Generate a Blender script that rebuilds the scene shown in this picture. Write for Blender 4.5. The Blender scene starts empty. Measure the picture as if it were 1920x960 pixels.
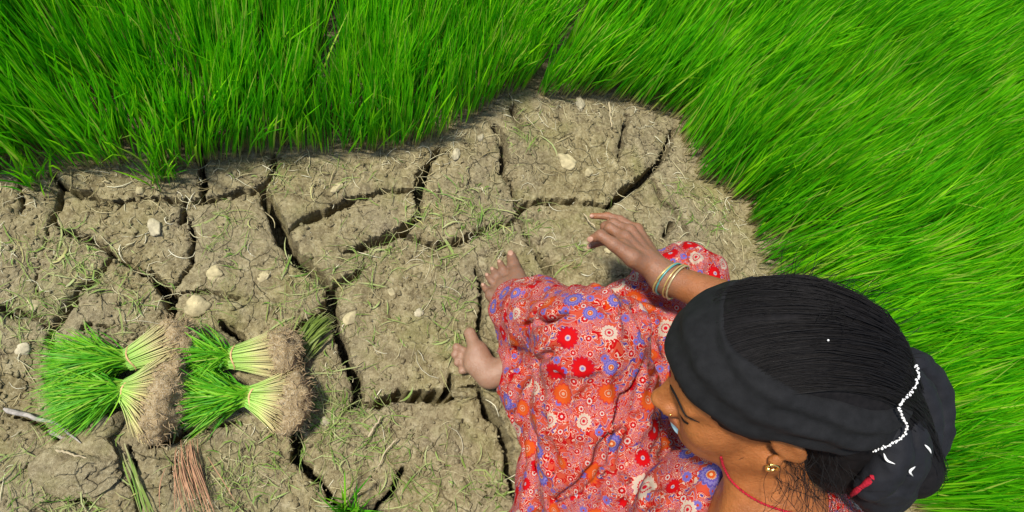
import bpy, math, random
import numpy as np
from mathutils import Vector, Matrix

# ------------------------------------------------------------------ camera, sky, sun, exposure
SC = bpy.context.scene
COL = SC.collection
CAMZ = 1.33                      # camera held at chest height above the seated woman
FPX = 1350.0                     # focal length in pixels of a 1920 px wide frame
_up = np.array((360.0, 520.0, FPX)); _up /= np.linalg.norm(_up)      # world up seen from the camera
_ex = np.array((1.0, 0, 0)) - _up[0] * _up; _ex /= np.linalg.norm(_ex)
_ey = np.cross(_up, _ex)
RW = np.array((_ex, _ey, _up))   # world-from-camera rotation
CAM = np.array((0.0, 0.0, CAMZ))
cam_d = bpy.data.cameras.new('camera'); cam = bpy.data.objects.new('camera', cam_d); COL.objects.link(cam)
cam_d.sensor_width = 36.0; cam_d.lens = FPX * 36.0 / 1920.0; cam_d.clip_start = 0.02; cam_d.clip_end = 400
cam.matrix_world = Matrix([[*RW[0], 0], [*RW[1], 0], [*RW[2], CAMZ], [0, 0, 0, 1]])
SC.camera = cam
SUN_EL, SUN_AZ = math.radians(66), math.radians(185)       # azimuth of the sun measured from +X towards +Y
sun_dir = Vector((math.cos(SUN_EL) * math.cos(SUN_AZ), math.cos(SUN_EL) * math.sin(SUN_AZ), math.sin(SUN_EL)))
world = bpy.data.worlds.new('World'); SC.world = world; world.use_nodes = True
wn = world.node_tree.nodes; wl = world.node_tree.links
bg = wn['Background']; sky = wn.new('ShaderNodeTexSky'); sky.sky_type = 'NISHITA'; sky.sun_disc = False
sky.sun_elevation = SUN_EL; sky.sun_rotation = math.pi / 2 - SUN_AZ
wl.new(sky.outputs[0], bg.inputs[0]); bg.inputs[1].default_value = 0.12
sl = bpy.data.lights.new('sun', 'SUN'); sl.energy = 4.0; sl.angle = math.radians(5.0); sl.color = (1, .95, .86)
so = bpy.data.objects.new('sun', sl); COL.objects.link(so); so.rotation_euler = sun_dir.to_track_quat('Z', 'Y').to_euler()
SC.view_settings.view_transform = 'Standard'; SC.view_settings.look = 'None'
SC.view_settings.exposure = 0.5; SC.view_settings.gamma = 1
SC.render.engine = 'CYCLES'; SC.cycles.max_bounces = 6; SC.cycles.diffuse_bounces = 3

# ------------------------------------------------------------------ helpers
rng = np.random.default_rng(7)
random.seed(7)

def pix(px, py, z=0.0):
    """Survey helper: the place at height z that was measured at this spot of the photograph."""
    r = RW @ np.array(((px - 960) / FPX, (480 - py) / FPX, -1.0))
    return CAM + r * ((z - CAMZ) / r[2])

def pixn(pts, z=0.0):
    return np.array([pix(p[0], p[1], z if len(p) < 3 else p[2]) for p in pts])

def proj(P):
    c = (np.asarray(P) - CAM) @ RW
    return np.stack((960 + FPX * c[..., 0] / -c[..., 2], 480 - FPX * c[..., 1] / -c[..., 2]), -1)

def _hash(ix, iy, iz, seed):
    h = (ix * 374761393 + iy * 668265263 + iz * 2147483647 + seed * 1274126177) & 0xFFFFFFFF
    h = ((h ^ (h >> 13)) * 1274126177) & 0xFFFFFFFF
    h = ((h ^ (h >> 16)) * 2246822519) & 0xFFFFFFFF
    return ((h ^ (h >> 15)) & 0xFFFF) / 32767.5 - 1.0

def vnoise(p, seed=0):
    p = np.asarray(p, dtype=np.float64)
    if p.shape[-1] == 2: p = np.concatenate((p, np.zeros(p.shape[:-1] + (1,))), -1)
    i = np.floor(p).astype(np.int64); f = p - i; f = f * f * (3 - 2 * f)
    flat = not np.any(p[..., 2])
    out = 0
    for dz in ((0,) if flat else (0, 1)):
        wz = 1.0 if flat else (f[..., 2] if dz else 1 - f[..., 2])
        for dy in (0, 1):
            wy = f[..., 1] if dy else 1 - f[..., 1]
            for dx in (0, 1):
                wx = f[..., 0] if dx else 1 - f[..., 0]
                out = out + wx * wy * wz * _hash(i[..., 0] + dx, i[..., 1] + dy, i[..., 2] + dz, seed)
    return out

def fbm(p, seed=0, octv=3):
    s, a, out = 1.0, 1.0, 0
    for o in range(octv):
        out = out + a * vnoise(np.asarray(p) * s, seed + 17 * o); s *= 2.1; a *= .5
    return out

def link(name, me, mat=None, parent=None, smooth=True):
    o = bpy.data.objects.new(name, me); COL.objects.link(o)
    if mat is not None: me.materials.append(mat)
    if parent is not None: o.parent = parent
    if smooth: me.polygons.foreach_set('use_smooth', np.ones(len(me.polygons), dtype=bool))
    return o

def mk(name, V, F, attrs=None):
    """mesh from numpy arrays; F is (m,3) or (m,4)"""
    V = np.asarray(V, dtype=np.float32); F = np.asarray(F, dtype=np.int32)
    me = bpy.data.meshes.new(name)
    n, k = F.shape
    me.vertices.add(len(V)); me.vertices.foreach_set('co', V.ravel())
    me.loops.add(n * k); me.loops.foreach_set('vertex_index', F.ravel())
    me.polygons.add(n); me.polygons.foreach_set('loop_start', np.arange(0, n * k, k, dtype=np.int32))
    me.polygons.foreach_set('loop_total', np.full(n, k, dtype=np.int32))
    for an, av in (attrs or {}).items():
        a = me.attributes.new(an, 'FLOAT', 'POINT'); a.data.foreach_set('value', np.asarray(av, dtype=np.float32).ravel())
    me.update(calc_edges=True); me.validate()
    return me

def tag(o, label=None, cat=None, group=None, kind=None):
    if label: o['label'] = label
    if cat: o['category'] = cat
    if group: o['group'] = group
    if kind: o['kind'] = kind
    return o

def empty(name, loc):
    o = bpy.data.objects.new(name, None); COL.objects.link(o); o.location = loc; o.empty_display_size = .05
    return o

def keep_world(ch, par):
    ch.parent = par; ch.matrix_parent_inverse = Matrix.Translation(-Vector(par.location))

def ribbons(P, W, S, t=None, rnd=None, extra=None):
    """P (N,K,3) centre lines, W (N,K) half widths, S (N,3) side vectors -> verts, quads, attributes"""
    N, K, _ = P.shape
    L = P - S[:, None] * W[..., None]; R = P + S[:, None] * W[..., None]
    V = np.stack((L, R), 2).reshape(-1, 3)
    b = (np.arange(N)[:, None] * K + np.arange(K - 1)[None]) * 2
    F = np.stack((b, b + 1, b + 3, b + 2), -1).reshape(-1, 4)
    tt = np.repeat(np.tile(np.linspace(0, 1, K) if t is None else t, N), 2)
    rr = np.repeat(rng.random(N) if rnd is None else rnd, K * 2)
    return V, F, {'t': tt, 'rnd': rr}

def tubes(P, Rd, sides=3, rnd=None):
    """P (N,K,3), Rd (N,K) -> closed-section thin stalks"""
    N, K, _ = P.shape
    D = np.gradient(P, axis=1); D /= np.linalg.norm(D, axis=-1, keepdims=True) + 1e-9
    ref = np.where(np.abs(D[..., 2:3]) > .8, np.array((1., 0, 0)), np.array((0, 0, 1.)))
    A = np.cross(D, ref); A /= np.linalg.norm(A, axis=-1, keepdims=True) + 1e-9
    B = np.cross(D, A)
    ang = np.arange(sides) * 2 * np.pi / sides
    V = P[:, :, None] + Rd[..., None, None] * (A[:, :, None] * np.cos(ang)[:, None] + B[:, :, None] * np.sin(ang)[:, None])
    V = V.reshape(-1, 3)
    n, k, s = np.meshgrid(np.arange(N), np.arange(K - 1), np.arange(sides), indexing='ij')
    i0 = (n * K + k) * sides + s; i1 = (n * K + k) * sides + (s + 1) % sides
    F = np.stack((i0, i1, i1 + sides, i0 + sides), -1).reshape(-1, 4)
    tt = np.repeat(np.tile(np.linspace(0, 1, K), N), sides)
    rr = np.repeat(rng.random(N) if rnd is None else rnd, K * sides)
    return V, F, {'t': tt, 'rnd': rr}

def joinm(*parts):
    Vs, Fs, A, off = [], [], {}, 0
    for V, F, at in parts:
        Vs.append(V); Fs.append(F + off); off += len(V)
        for k_, v_ in at.items(): A.setdefault(k_, []).append(v_)
    return np.concatenate(Vs), np.concatenate(Fs), {k_: np.concatenate(v_) for k_, v_ in A.items()}

# ------------------------------------------------------------------ materials
class NT:
    def __init__(self, name):
        self.m = bpy.data.materials.new(name); self.m.use_nodes = True
        self.n = self.m.node_tree.nodes; self.l = self.m.node_tree.links
        self.b = self.n['Principled BSDF']; self.out = self.n['Material Output']
    def new(self, t, **kw):
        nd = self.n.new('ShaderNode' + t)
        for k_, v_ in kw.items(): setattr(nd, k_, v_)
        return nd
    def ln(self, a, b): self.l.new(a, b)
    def attr(self, name): 
        a = self.new('Attribute'); a.attribute_name = name; return a
    def noise(self, scale, detail=4, rough=.55, vec=None, dist=0.0):
        a = self.new('TexNoise'); a.inputs['Scale'].default_value = scale; a.inputs['Detail'].default_value = detail
        a.inputs['Roughness'].default_value = rough; a.inputs['Distortion'].default_value = dist
        self.ln(vec if vec is not None else self.coord(), a.inputs['Vector']); return a.outputs['Fac']
    def coord(self):
        if not hasattr(self, '_c'): self._c = self.new('NewGeometry').outputs['Position']
        return self._c
    def ramp(self, fac, stops, interp='LINEAR'):
        r = self.new('ValToRGB'); r.color_ramp.interpolation = interp; e = r.color_ramp.elements
        while len(e) < len(stops): e.new(.5)
        for el, (p, c) in zip(e, stops): el.position = p; el.color = (*c, 1) if len(c) == 3 else c
        self.ln(fac, r.inputs['Fac']); return r.outputs['Color']
    def mix(self, fac, a, b, mode='MIX'):
        m = self.new('Mix'); m.data_type = 'RGBA'; m.blend_type = mode
        for v, i in ((fac, 0), (a, 6), (b, 7)):
            if isinstance(v, (int, float)): m.inputs[i].default_value = v
            elif isinstance(v, tuple): m.inputs[i].default_value = (*v, 1) if len(v) == 3 else v
            else: self.ln(v, m.inputs[i])
        return m.outputs[2]
    def math(self, op, a, b=None, c=None):
        m = self.new('Math'); m.operation = op
        for v, i in ((a, 0), (b, 1), (c, 2)):
            if v is None: continue
            if isinstance(v, (int, float)): m.inputs[i].default_value = v
            else: self.ln(v, m.inputs[i])
        return m.outputs[0]
    def bump(self, h, strength=.5, dist=.002):
        b = self.new('Bump'); b.inputs['Strength'].default_value = strength; b.inputs['Distance'].default_value = dist
        self.ln(h, b.inputs['Height']); self.ln(b.outputs[0], self.b.inputs['Normal'])
    def col(self, c):
        if isinstance(c, tuple): self.b.inputs['Base Color'].default_value = (*c, 1)
        else: self.ln(c, self.b.inputs['Base Color'])
    def rough(self, v): self.b.inputs['Roughness'].default_value = v
    def spec(self, v): self.b.inputs['Specular IOR Level'].default_value = v

def blade_mat(name, base, lo, mid, hi, tip=None, trans=.35, base_end=.2):
    """leaf blade: pale sheath at the foot, then green varying from blade to blade; light comes through"""
    t = NT(name); at = t.attr('t').outputs['Fac']; rn = t.attr('rnd').outputs['Fac']
    g = t.ramp(rn, [(0, lo), (.5, mid), (.93, hi), (1, tuple(.5 * x + .5 * y for x, y in zip(hi, (.55, .45, .14))))])
    f = t.ramp(at, [(base_end * .35, (0, 0, 0)), (base_end, (1, 1, 1))])
    c = t.mix(f, base, g)
    if tip: c = t.mix(t.ramp(at, [(.82, (0, 0, 0)), (1, (1, 1, 1))]), c, tip)
    t.col(c); t.rough(.5); t.spec(.22)
    tr = t.new('BsdfTranslucent'); t.ln(c, tr.inputs['Color'])
    ms = t.new('MixShader'); ms.inputs[0].default_value = trans
    t.ln(t.b.outputs[0], ms.inputs[1]); t.ln(tr.outputs[0], ms.inputs[2]); t.ln(ms.outputs[0], t.out.inputs['Surface'])
    return t.m

def soil_mat():
    t = NT('dry_cracked_soil')
    n1 = t.noise(5, 3); n2 = t.noise(38, 5, .65); n3 = t.noise(190, 4, .7); n4 = t.noise(700, 2, .6)
    c = t.ramp(n2, [(.30, (.110, .084, .040)), (.46, (.230, .187, .090)), (.6, (.322, .270, .138)), (.76, (.52, .46, .285))])
    c = t.mix(t.ramp(n1, [(.38, (0, 0, 0)), (.62, (1, 1, 1))]), c, t.mix(.5, c, (.25, .21, .14)))
    c = t.mix(t.math('MULTIPLY', t.ramp(t.noise(3.2, 4, .6), [(.52, (0, 0, 0)), (.66, (1, 1, 1))]), .45), c, (.15, .12, .06))
    vo = t.new('TexVoronoi'); vo.feature = 'DISTANCE_TO_EDGE'; vo.inputs['Scale'].default_value = 17
    wv = t.new('VectorMath'); wv.operation = 'ADD'; nz = t.new('TexNoise'); nz.inputs['Scale'].default_value = 24; nz.inputs['Detail'].default_value = 3
    sc_ = t.new('VectorMath'); sc_.operation = 'SCALE'; sc_.inputs['Scale'].default_value = .035; t.ln(t.coord(), nz.inputs['Vector']); t.ln(nz.outputs['Color'], sc_.inputs[0])
    t.ln(t.coord(), wv.inputs[0]); t.ln(sc_.outputs[0], wv.inputs[1]); t.ln(wv.outputs[0], vo.inputs['Vector'])
    hair = t.math('MULTIPLY', t.ramp(vo.outputs['Distance'], [(0, (1, 1, 1)), (.022, (0, 0, 0))]), t.ramp(t.noise(6, 2), [(.45, (0, 0, 0)), (.56, (1, 1, 1))]))
    c = t.mix(t.math('MULTIPLY', t.ramp(n3, [(.5, (0, 0, 0)), (.72, (1, 1, 1))]), .75), c, (.46, .40, .24))
    c = t.mix(t.math('MULTIPLY', t.ramp(n3, [(.3, (1, 1, 1)), (.45, (0, 0, 0))]), .6), c, (.11, .082, .032))
    # patches of dull green algae and ground moss
    moss = t.ramp(t.noise(9, 5, .6, dist=.6), [(.52, (0, 0, 0)), (.7, (1, 1, 1))])
    c = t.mix(t.math('MULTIPLY', moss, .4), c, (.20, .205, .055))
    t.col(c); t.rough(.95); t.spec(.1)
    h = t.math('SUBTRACT', t.math('ADD', t.math('MULTIPLY', n3, 1.0), t.math('MULTIPLY', n4, .35)), t.math('MULTIPLY', hair, 1.3))
    t.bump(h, .85, .006)
    return t.m

def plain(name, col, rough=.7, spec=.3, metal=0, var=0.0, scale=60, bump=0, bscale=300):
    t = NT(name)
    if var:
        n = t.noise(scale, 4)
        d = tuple(x * (1 - var) for x in col); u = tuple(min(1, x * (1 + var)) for x in col)
        t.col(t.ramp(n, [(.3, d), (.7, u)]))
    else: t.col(col)
    t.rough(rough); t.spec(spec); t.b.inputs['Metallic'].default_value = metal
    if bump: t.bump(t.noise(bscale, 3), bump, .001)
    return t.m

M_soil = soil_mat()
M_rice = blade_mat('rice_blades', (.42, .36, .15), (.028, .26, .002), (.125, .56, .004), (.34, .76, .010), None, .40, .24)
M_seed = blade_mat('seedling_leaves', (.30, .52, .06), (.04, .25, .006), (.11, .42, .01), (.25, .55, .025), None, .35, .12)
M_weed = blade_mat('weed_wisps', (.38, .36, .18), (.12, .24, .03), (.24, .34, .07), (.42, .46, .18), (.42, .40, .20), .3, .3)
def straw_mat():
    t = NT('dry_straw'); rn = t.attr('rnd').outputs['Fac']
    t.col(t.ramp(rn, [(0, (.28, .22, .10)), (.35, (.44, .37, .19)), (.7, (.58, .52, .31)), (1, (.70, .66, .48))])); t.rough(.8); t.spec(.2)
    return t.m
M_straw = straw_mat()
M_stone = plain('pale_clod', (.40, .34, .19), .95, .1, var=.35, scale=70, bump=1.0, bscale=200)
M_greystone = plain('grey_clod', (.38, .335, .22), .95, .1, var=.35, scale=70, bump=1.0, bscale=200)

# ------------------------------------------------------------------ the ground: cracked soil with its plates
# surveyed cracks: (x, y, width) in photograph pixels on the ground plane
CR = [
 [(92,316,10),(116,343,11),(154,366,11),(185,376,6)],
 [(123,353,9),(104,389,9),(91,418,5),(89,455,3),(70,500,2),(62,560,2),(62,588,4)],
 [(30,325,6),(36,345,13),(40,374,8),(36,395,3)],
 [(0,578,13),(27,584,14),(62,590,11),(92,612,8)],
 [(185,376,4),(215,384,10),(240,372,3),(266,368,8),(320,374,12),(370,372,12),(416,366,13),(478,357,13),(497,347,12)],
 [(378,270,10),(379,308,12),(379,372,11)],
 [(497,347,9),(512,325,10),(516,290,8)],
 [(349,374,9),(341,412,8),(358,405,3),(362,451,10),(351,501,8),(327,536,5),(321,548,4)],
 [(92,400,2),(123,428,8),(166,443,11),(200,474,12),(250,501,13),(293,524,14),(320,547,15)],
 [(320,547,14),(321,598,12),(318,650,9),(330,760,6),(338,815,6)],
 [(320,551,5),(347,547,5),(385,538,5),(405,548,6),(450,560,2)],
 [(210,488,9),(173,517,10),(146,563,13),(112,601,14),(92,628,13),(97,660,11),(92,720,4)],
 [(489,353,17),(501,386,17),(532,436,20),(555,478,18),(601,517,16),(620,545,17),(624,563,15),(612,588,12)],
 [(549,430,10),(578,412,12),(612,397,13),(657,375,9),(701,358,7),(734,356,6),(772,361,7),(784,368,9)],
 [(822,281,10),(811,303,13),(797,320,16),(786,352,16),(783,369,15),(789,402,8),(756,430,12),(717,449,13),(679,463,11),(650,470,3)],
 [(612,540,8),(635,533,9),(668,513,8),(690,500,2)],
 [(761,441,9),(789,449,11),(822,460,12),(855,455,11),(888,441,10),(921,424,7),(966,412,6)],
 [(933,240,11),(942,270,14),(946,300,13),(938,322,10),(960,358,6),(968,389,7),(975,410,10),(990,447,10),(1010,480,12),(1032,507,12),(1040,535,12),(1060,580,8)],
 [(971,402,11),(988,383,11),(1021,375,10),(1060,375,8),(1100,376,5),(1146,386,6),(1160,369,9),(1179,355,12),(1200,336,12),(1225,319,11),(1242,302,13),(1254,277,10),(1267,240,9)],
 [(962,205,12),(970,222,14),(974,240,9)],
 [(1175,219,8),(1167,265,7),(1160,300,2)],
 [(1225,340,6),(1244,377,7),(1267,394,9),(1290,440,4)],
 [(1262,424,10),(1250,440,9)],
 [(615,535,16),(626,579,15),(632,623,13),(646,673,14),(670,711,13),(674,745,10),(668,761,9)],
 [(612,587,11),(568,612,11),(546,634,8),(548,700,4),(553,789,10),(557,831,13),(553,860,13),(582,889,12),(611,914,9),(640,960,5)],
 [(640,772,6),(668,761,11),(701,756,16),(745,745,18),(789,739,19),(833,742,17),(843,722,13),(841,704,5)],
 [(841,742,7),(894,727,9),(907,760,15),(936,793,15),(948,831,16),(957,881,15),(975,960,9),(1000,1040,8)],
 [(897,500,3),(897,524,8),(902,579,10),(899,612,10),(890,640,3)],
 [(757,880,8),(740,914,12),(711,939,11),(690,975,6)],
 [(285,835,9),(318,827,11),(352,810,11),(377,804,8),(460,790,2)],
 [(412,608,8),(435,622,13),(460,639,8)],
 [(88,870,3),(112,918,9),(150,935,12),(175,950,5)],
 [(240,840,4),(248,900,7),(256,950,11),(262,1000,8)],
 [(20,770,3),(75,800,6),(140,832,8),(165,838,3)],
 [(150,612,3),(185,606,4),(205,612,3)],
]
SEEDS = [(60,400),(60,325),(150,345),(30,480),(150,480),(30,650),(150,720),(230,430),(230,345),(320,345),(440,335),(230,560),(270,620),(440,450),(470,580),(400,650),
 (40,720),(50,860),(190,880),(150,800),(270,760),(330,880),(440,860),(480,720),(610,700),(590,640),(620,800),(650,900),(580,950),(330,960),(160,955),
 (560,350),(650,430),(700,340),(600,480),(700,400),(860,300),(860,400),(900,250),(740,600),(800,690),(640,500),(860,850),(740,860),(790,930),(930,730),(940,880),(870,690),
 (1000,210),(1060,300),(1100,200),(1210,250),(1210,390),(1300,330),(1080,450),(960,500),(1250,470),(1340,430),(1200,600),(1400,560),(1100,800),(1300,900),(1500,800),(960,640),(760,1000),(1100,1050),(120,560),(20,560)]

GX0, GX1, GY0, GY1, GH = -0.86, 1.05, -0.42, 0.98, 0.0030
gx = np.arange(GX0, GX1 + GH / 2, GH); gy = np.arange(GY0, GY1 + GH / 2, GH)
NX, NY = len(gx), len(gy)
XX, YY = np.meshgrid(gx, gy, indexing='ij')
P2 = np.stack((XX, YY), -1)
warp = P2 + np.stack((.0050 * fbm(P2 * 26, 3) + .0022 * vnoise(P2 * 130, 5), .0050 * fbm(P2 * 26, 9) + .0022 * vnoise(P2 * 130, 11)), -1)
wmod = 1 + .4 * vnoise(P2 * 22, 21) + .3 * vnoise(P2 * 70, 23)
SD = np.full((NX, NY), 1.0)
for line in CR:
    q = pixn([(a, b) for a, b, _ in line])[:, :2]
    mpp = [np.linalg.norm(pix(a + 1, b)[:2] - pix(a, b)[:2]) for a, b, _ in line]
    w = np.array([c * m * .5 for (_, _, c), m in zip(line, mpp)])
    for k in range(len(q) - 1):
        a, b = q[k], q[k + 1]; lo = np.minimum(a, b) - .09; hi = np.maximum(a, b) + .09
        i0, i1 = np.searchsorted(gx, (lo[0], hi[0])); j0, j1 = np.searchsorted(gy, (lo[1], hi[1]))
        if i1 <= i0 or j1 <= j0: continue
        p = warp[i0:i1, j0:j1]; ab = b - a
        t = np.clip(((p - a) @ ab) / (ab @ ab), 0, 1)
        d = np.linalg.norm(p - (a + t[..., None] * ab), axis=-1)
        s = d - (w[k] + (w[k + 1] - w[k]) * t) * np.maximum(.25, wmod[i0:i1, j0:j1]) * 1.22
        SD[i0:i1, j0:j1] = np.minimum(SD[i0:i1, j0:j1], s)
edge = np.minimum.reduce((XX - GX0, GX1 - XX, YY - GY0, GY1 - YY))
fade = np.clip(edge / .06, 0, 1)
SD = np.where(edge < .03, np.maximum(SD, .02), SD)
def soil_h(p):
    cl = vnoise(p * 48, 35)
    return .0042 * fbm(p * 7, 31) + .0026 * fbm(p * 30, 33, 3) + .0035 * np.maximum(cl, .1) + .0021 * vnoise(p * 130, 37) + .0022 * np.maximum(vnoise(p * 210, 39), 0)
HG = soil_h(P2)
HG = HG - .005 * np.exp(-np.maximum(SD, 0) / .006)
deep = np.clip(-SD * 45, 0, .12 * (1 + .3 * vnoise(P2 * 40, 41)))
HG = (HG - deep) * fade
inside = SD < -.0005
# assign every grid face to a plate: geodesic growth from the plate seeds, cracks are barriers
fc = inside[:-1, :-1] & inside[1:, :-1] & inside[:-1, 1:] & inside[1:, 1:]
lab = np.zeros((NX - 1, NY - 1), dtype=np.int32)
for n_, (a, b) in enumerate(SEEDS):
    w_ = pix(a, b); i = int((w_[0] - GX0) / GH); j = int((w_[1] - GY0) / GH)
    if 3 < i < NX - 5 and 3 < j < NY - 5: lab[i - 2:i + 3, j - 2:j + 3] = n_ + 1
barrier = (SD[:-1, :-1] < .0006)
lab[barrier] = 0
for it in range(700):
    new = lab.copy()
    for sh, ax in ((1, 0), (-1, 0), (1, 1), (-1, 1)):
        r_ = np.roll(lab, sh, ax)
        if ax == 0: r_[0 if sh == 1 else -1] = 0
        else: r_[:, 0 if sh == 1 else -1] = 0
        new = np.where((new == 0) & ~barrier, r_, new)
    if (new == lab).all(): break
    lab = new
VG = np.stack((XX, YY, HG), -1).reshape(-1, 3)
ii, jj = np.meshgrid(np.arange(NX - 1), np.arange(NY - 1), indexing='ij')
v0 = ii * NY + jj
FG = np.stack((v0, v0 + NY, v0 + NY + 1, v0 + 1), -1)
def submesh(name, F):
    u, inv = np.unique(F, return_inverse=True)
    return mk(name, VG[u], inv.reshape(F.shape))
# wide field sheet around the surveyed patch, in one piece with the crack walls and floors
Fc = FG[lab == 0].reshape(-1, 4); u, inv = np.unique(Fc, return_inverse=True); Vc = VG[u]; Fc = inv.reshape(-1, 4)
B = 120.0
xs = [-B, GX0, GX1, B]; ys = [-B, GY0, GY1, B]
extraV, extraF = [], []
for a in range(3):
    for b in range(3):
        if a == 1 and b == 1: continue
        n_ = len(Vc) + len(extraV)
        extraV += [(xs[a], ys[b], 0), (xs[a + 1], ys[b], 0), (xs[a + 1], ys[b + 1], 0), (xs[a], ys[b + 1], 0)]
        extraF.append((n_, n_ + 1, n_ + 2, n_ + 3))
ground = link('ground', mk('ground', np.concatenate((Vc, np.array(extraV))), np.concatenate((Fc, np.array(extraF)))), M_soil)
tag(ground, 'dry cracked olive brown soil of the field', kind='structure')
for n_ in range(1, len(SEEDS) + 1):
    F = FG[lab == n_].reshape(-1, 4)
    if len(F) > 40: link('soil_plate', submesh('soil_plate', F), M_soil, ground)
def ground_z(x, y):
    i = np.clip(((np.asarray(x) - GX0) / GH).astype(int), 0, NX - 1); j = np.clip(((np.asarray(y) - GY0) / GH).astype(int), 0, NY - 1)
    return HG[i, j]

# ------------------------------------------------------------------ rice nursery: uncountable blades
EDGE = [(-260,345),(0,335),(90,333),(170,318),(250,322),(330,322),(400,308),(480,298),(560,292),(700,290),(800,277),(880,232),(930,196),(985,172),(1010,186),(1080,184),(1170,196),(1262,226),
        (1280,285),(1304,338),(1392,386),(1402,450),(1420,505),(1540,590),(1640,760),(1690,960),(1700,1300)]
edge_w = pixn(EDGE)[:, :2]
poly = np.concatenate((edge_w, np.array([(4.2, -1.6), (4.2, 3.8), (-2.6, 3.8), (-2.6, edge_w[0][1])])))
def in_poly(p, poly):
    x, y = p[:, 0], p[:, 1]; r = np.zeros(len(p), bool)
    for a, b in zip(poly, np.roll(poly, -1, 0)):
        c = (a[1] > y) != (b[1] > y)
        with np.errstate(divide='ignore', invalid='ignore'):
            r ^= c & (x < (b[0] - a[0]) * (y - a[1]) / (b[1] - a[1]) + a[0])
    return r
def edge_dist(p):
    d = np.full(len(p), 9.0)
    for a, b in zip(edge_w[:-1], edge_w[1:]):
        ab = b - a; t = np.clip(((p - a) @ ab) / (ab @ ab), 0, 1); d = np.minimum(d, np.linalg.norm(p - (a + t[:, None] * ab), axis=1))
    return d
# dark furrow gaps inside the nursery (photograph pixels on the ground, half width in m)
GAPS = [[(600,210,.022),(618,120,.022),(640,20,.016)],[(975,200,.014),(1035,110,.02),(1075,40,.012)],[(1330,225,.012),(1380,140,.012)],[(60,130,.016),(110,60,.02)],
        [(330,140,.014),(350,80,.016)],[(1490,250,.013),(1560,170,.018),(1650,80,.02)],[(1560,470,.014),(1640,400,.014)],[(1800,230,.012),(1850,190,.015)],[(1720,620,.012),(1850,560,.014)],[(1420,60,.012),(1480,10,.014)],[(1620,330,.010),(1700,270,.014)],[(1760,110,.012),(1830,60,.012)],[(1850,420,.012),(1920,380,.014)],[(1290,110,.012),(1330,60,.012)],[(480,180,.010),(495,110,.014)],[(790,180,.010),(820,120,.013)],[(20,180,.014),(60,240,.012)],[(180,240,.012),(240,200,.014)]]
def grass(n, lo, hi, keep_frame=True):
    p = rng.uniform(lo, hi, (n, 2)); p = p[in_poly(p, poly)]
    pr = proj(np.column_stack((p, np.full(len(p), .12))))
    ok = (pr[:, 0] > -330) & (pr[:, 0] < 2300) & (pr[:, 1] > -260) & (pr[:, 1] < 1250)
    p = p[ok]
    d = edge_dist(p)
    clump = fbm(p * 16, 51, 2) + .5 * vnoise(p * 55, 53)
    keep = rng.random(len(p)) < np.clip(.78 + .5 * clump, .12, 1) * np.clip(.5 + d / .03, .5, 1)
    gd = np.full(len(p), 9.0)
    for line in GAPS:
        q = pixn([(a, b) for a, b, _ in line])[:, :2]
        for k in range(len(q) - 1):
            ab = q[k + 1] - q[k]; t = np.clip(((p - q[k]) @ ab) / (ab @ ab), 0, 1)
            gd = np.minimum(gd, np.linalg.norm(p - (q[k] + t[:, None] * ab), axis=1) - line[k][2] * (.8 + .5 * vnoise(p * 30, 57)))
    keep &= gd > 0
    return p[keep], d[keep]
gp, gd_ = grass(440000, (-1.15, -.9), (2.7, 2.35))
N = len(gp)
hgt = .225 * (1 + .17 * fbm(gp * 5, 61, 2)) * rng.uniform(.62, 1.12, N) * np.clip(.72 + gd_ / .12, .72, 1)
ang = rng.uniform(0, 2 * np.pi, N)
wind = np.stack((.035 + .11 * vnoise(gp * 4, 71), .02 + .11 * vnoise(gp * 4, 73)), -1)
left = np.clip((-.05 - gp[:, 0]) / .6, 0, 1)[:, None]
lean = wind + np.stack((np.cos(ang), np.sin(ang)), -1) * np.abs(rng.normal(0, .14, N))[:, None] + left * np.array((-.03, -.04)) + .12 * np.stack((vnoise(gp * 22, 75), vnoise(gp * 22, 77)), -1)
K = 4; tt = np.array((0, .34, .70, 1.0))
bend = rng.uniform(.15, .9, N)
GP = np.zeros((N, K, 3))
gz = np.where((gp[:, 0] > GX0) & (gp[:, 0] < GX1) & (gp[:, 1] > GY0) & (gp[:, 1] < GY1), ground_z(gp[:, 0], gp[:, 1]), 0)
gz = np.maximum(gz, -.02) - .004
for k, t in enumerate(tt):
    off = lean * (hgt * (t * (1 - bend) + bend * t * t))[:, None]
    GP[:, k, :2] = gp + off
    GP[:, k, 2] = gz + hgt * (t - .28 * bend * np.linalg.norm(lean, axis=1) * t * t)
wd = rng.uniform(.0009, .0020, N)[:, None] * np.array((.75, 1.12, 1.0, .06))[None]
sa = rng.uniform(0, np.pi, N); S = np.stack((np.cos(sa), np.sin(sa), np.zeros(N)), -1)
rnd = np.clip(.48 + .31 * rng.normal(0, 1, N) + .16 * vnoise(gp * 9, 81) + .12 * vnoise(gp * 30, 83), 0, 1)
near = ribbons(GP, wd, S, tt, rnd)
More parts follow.
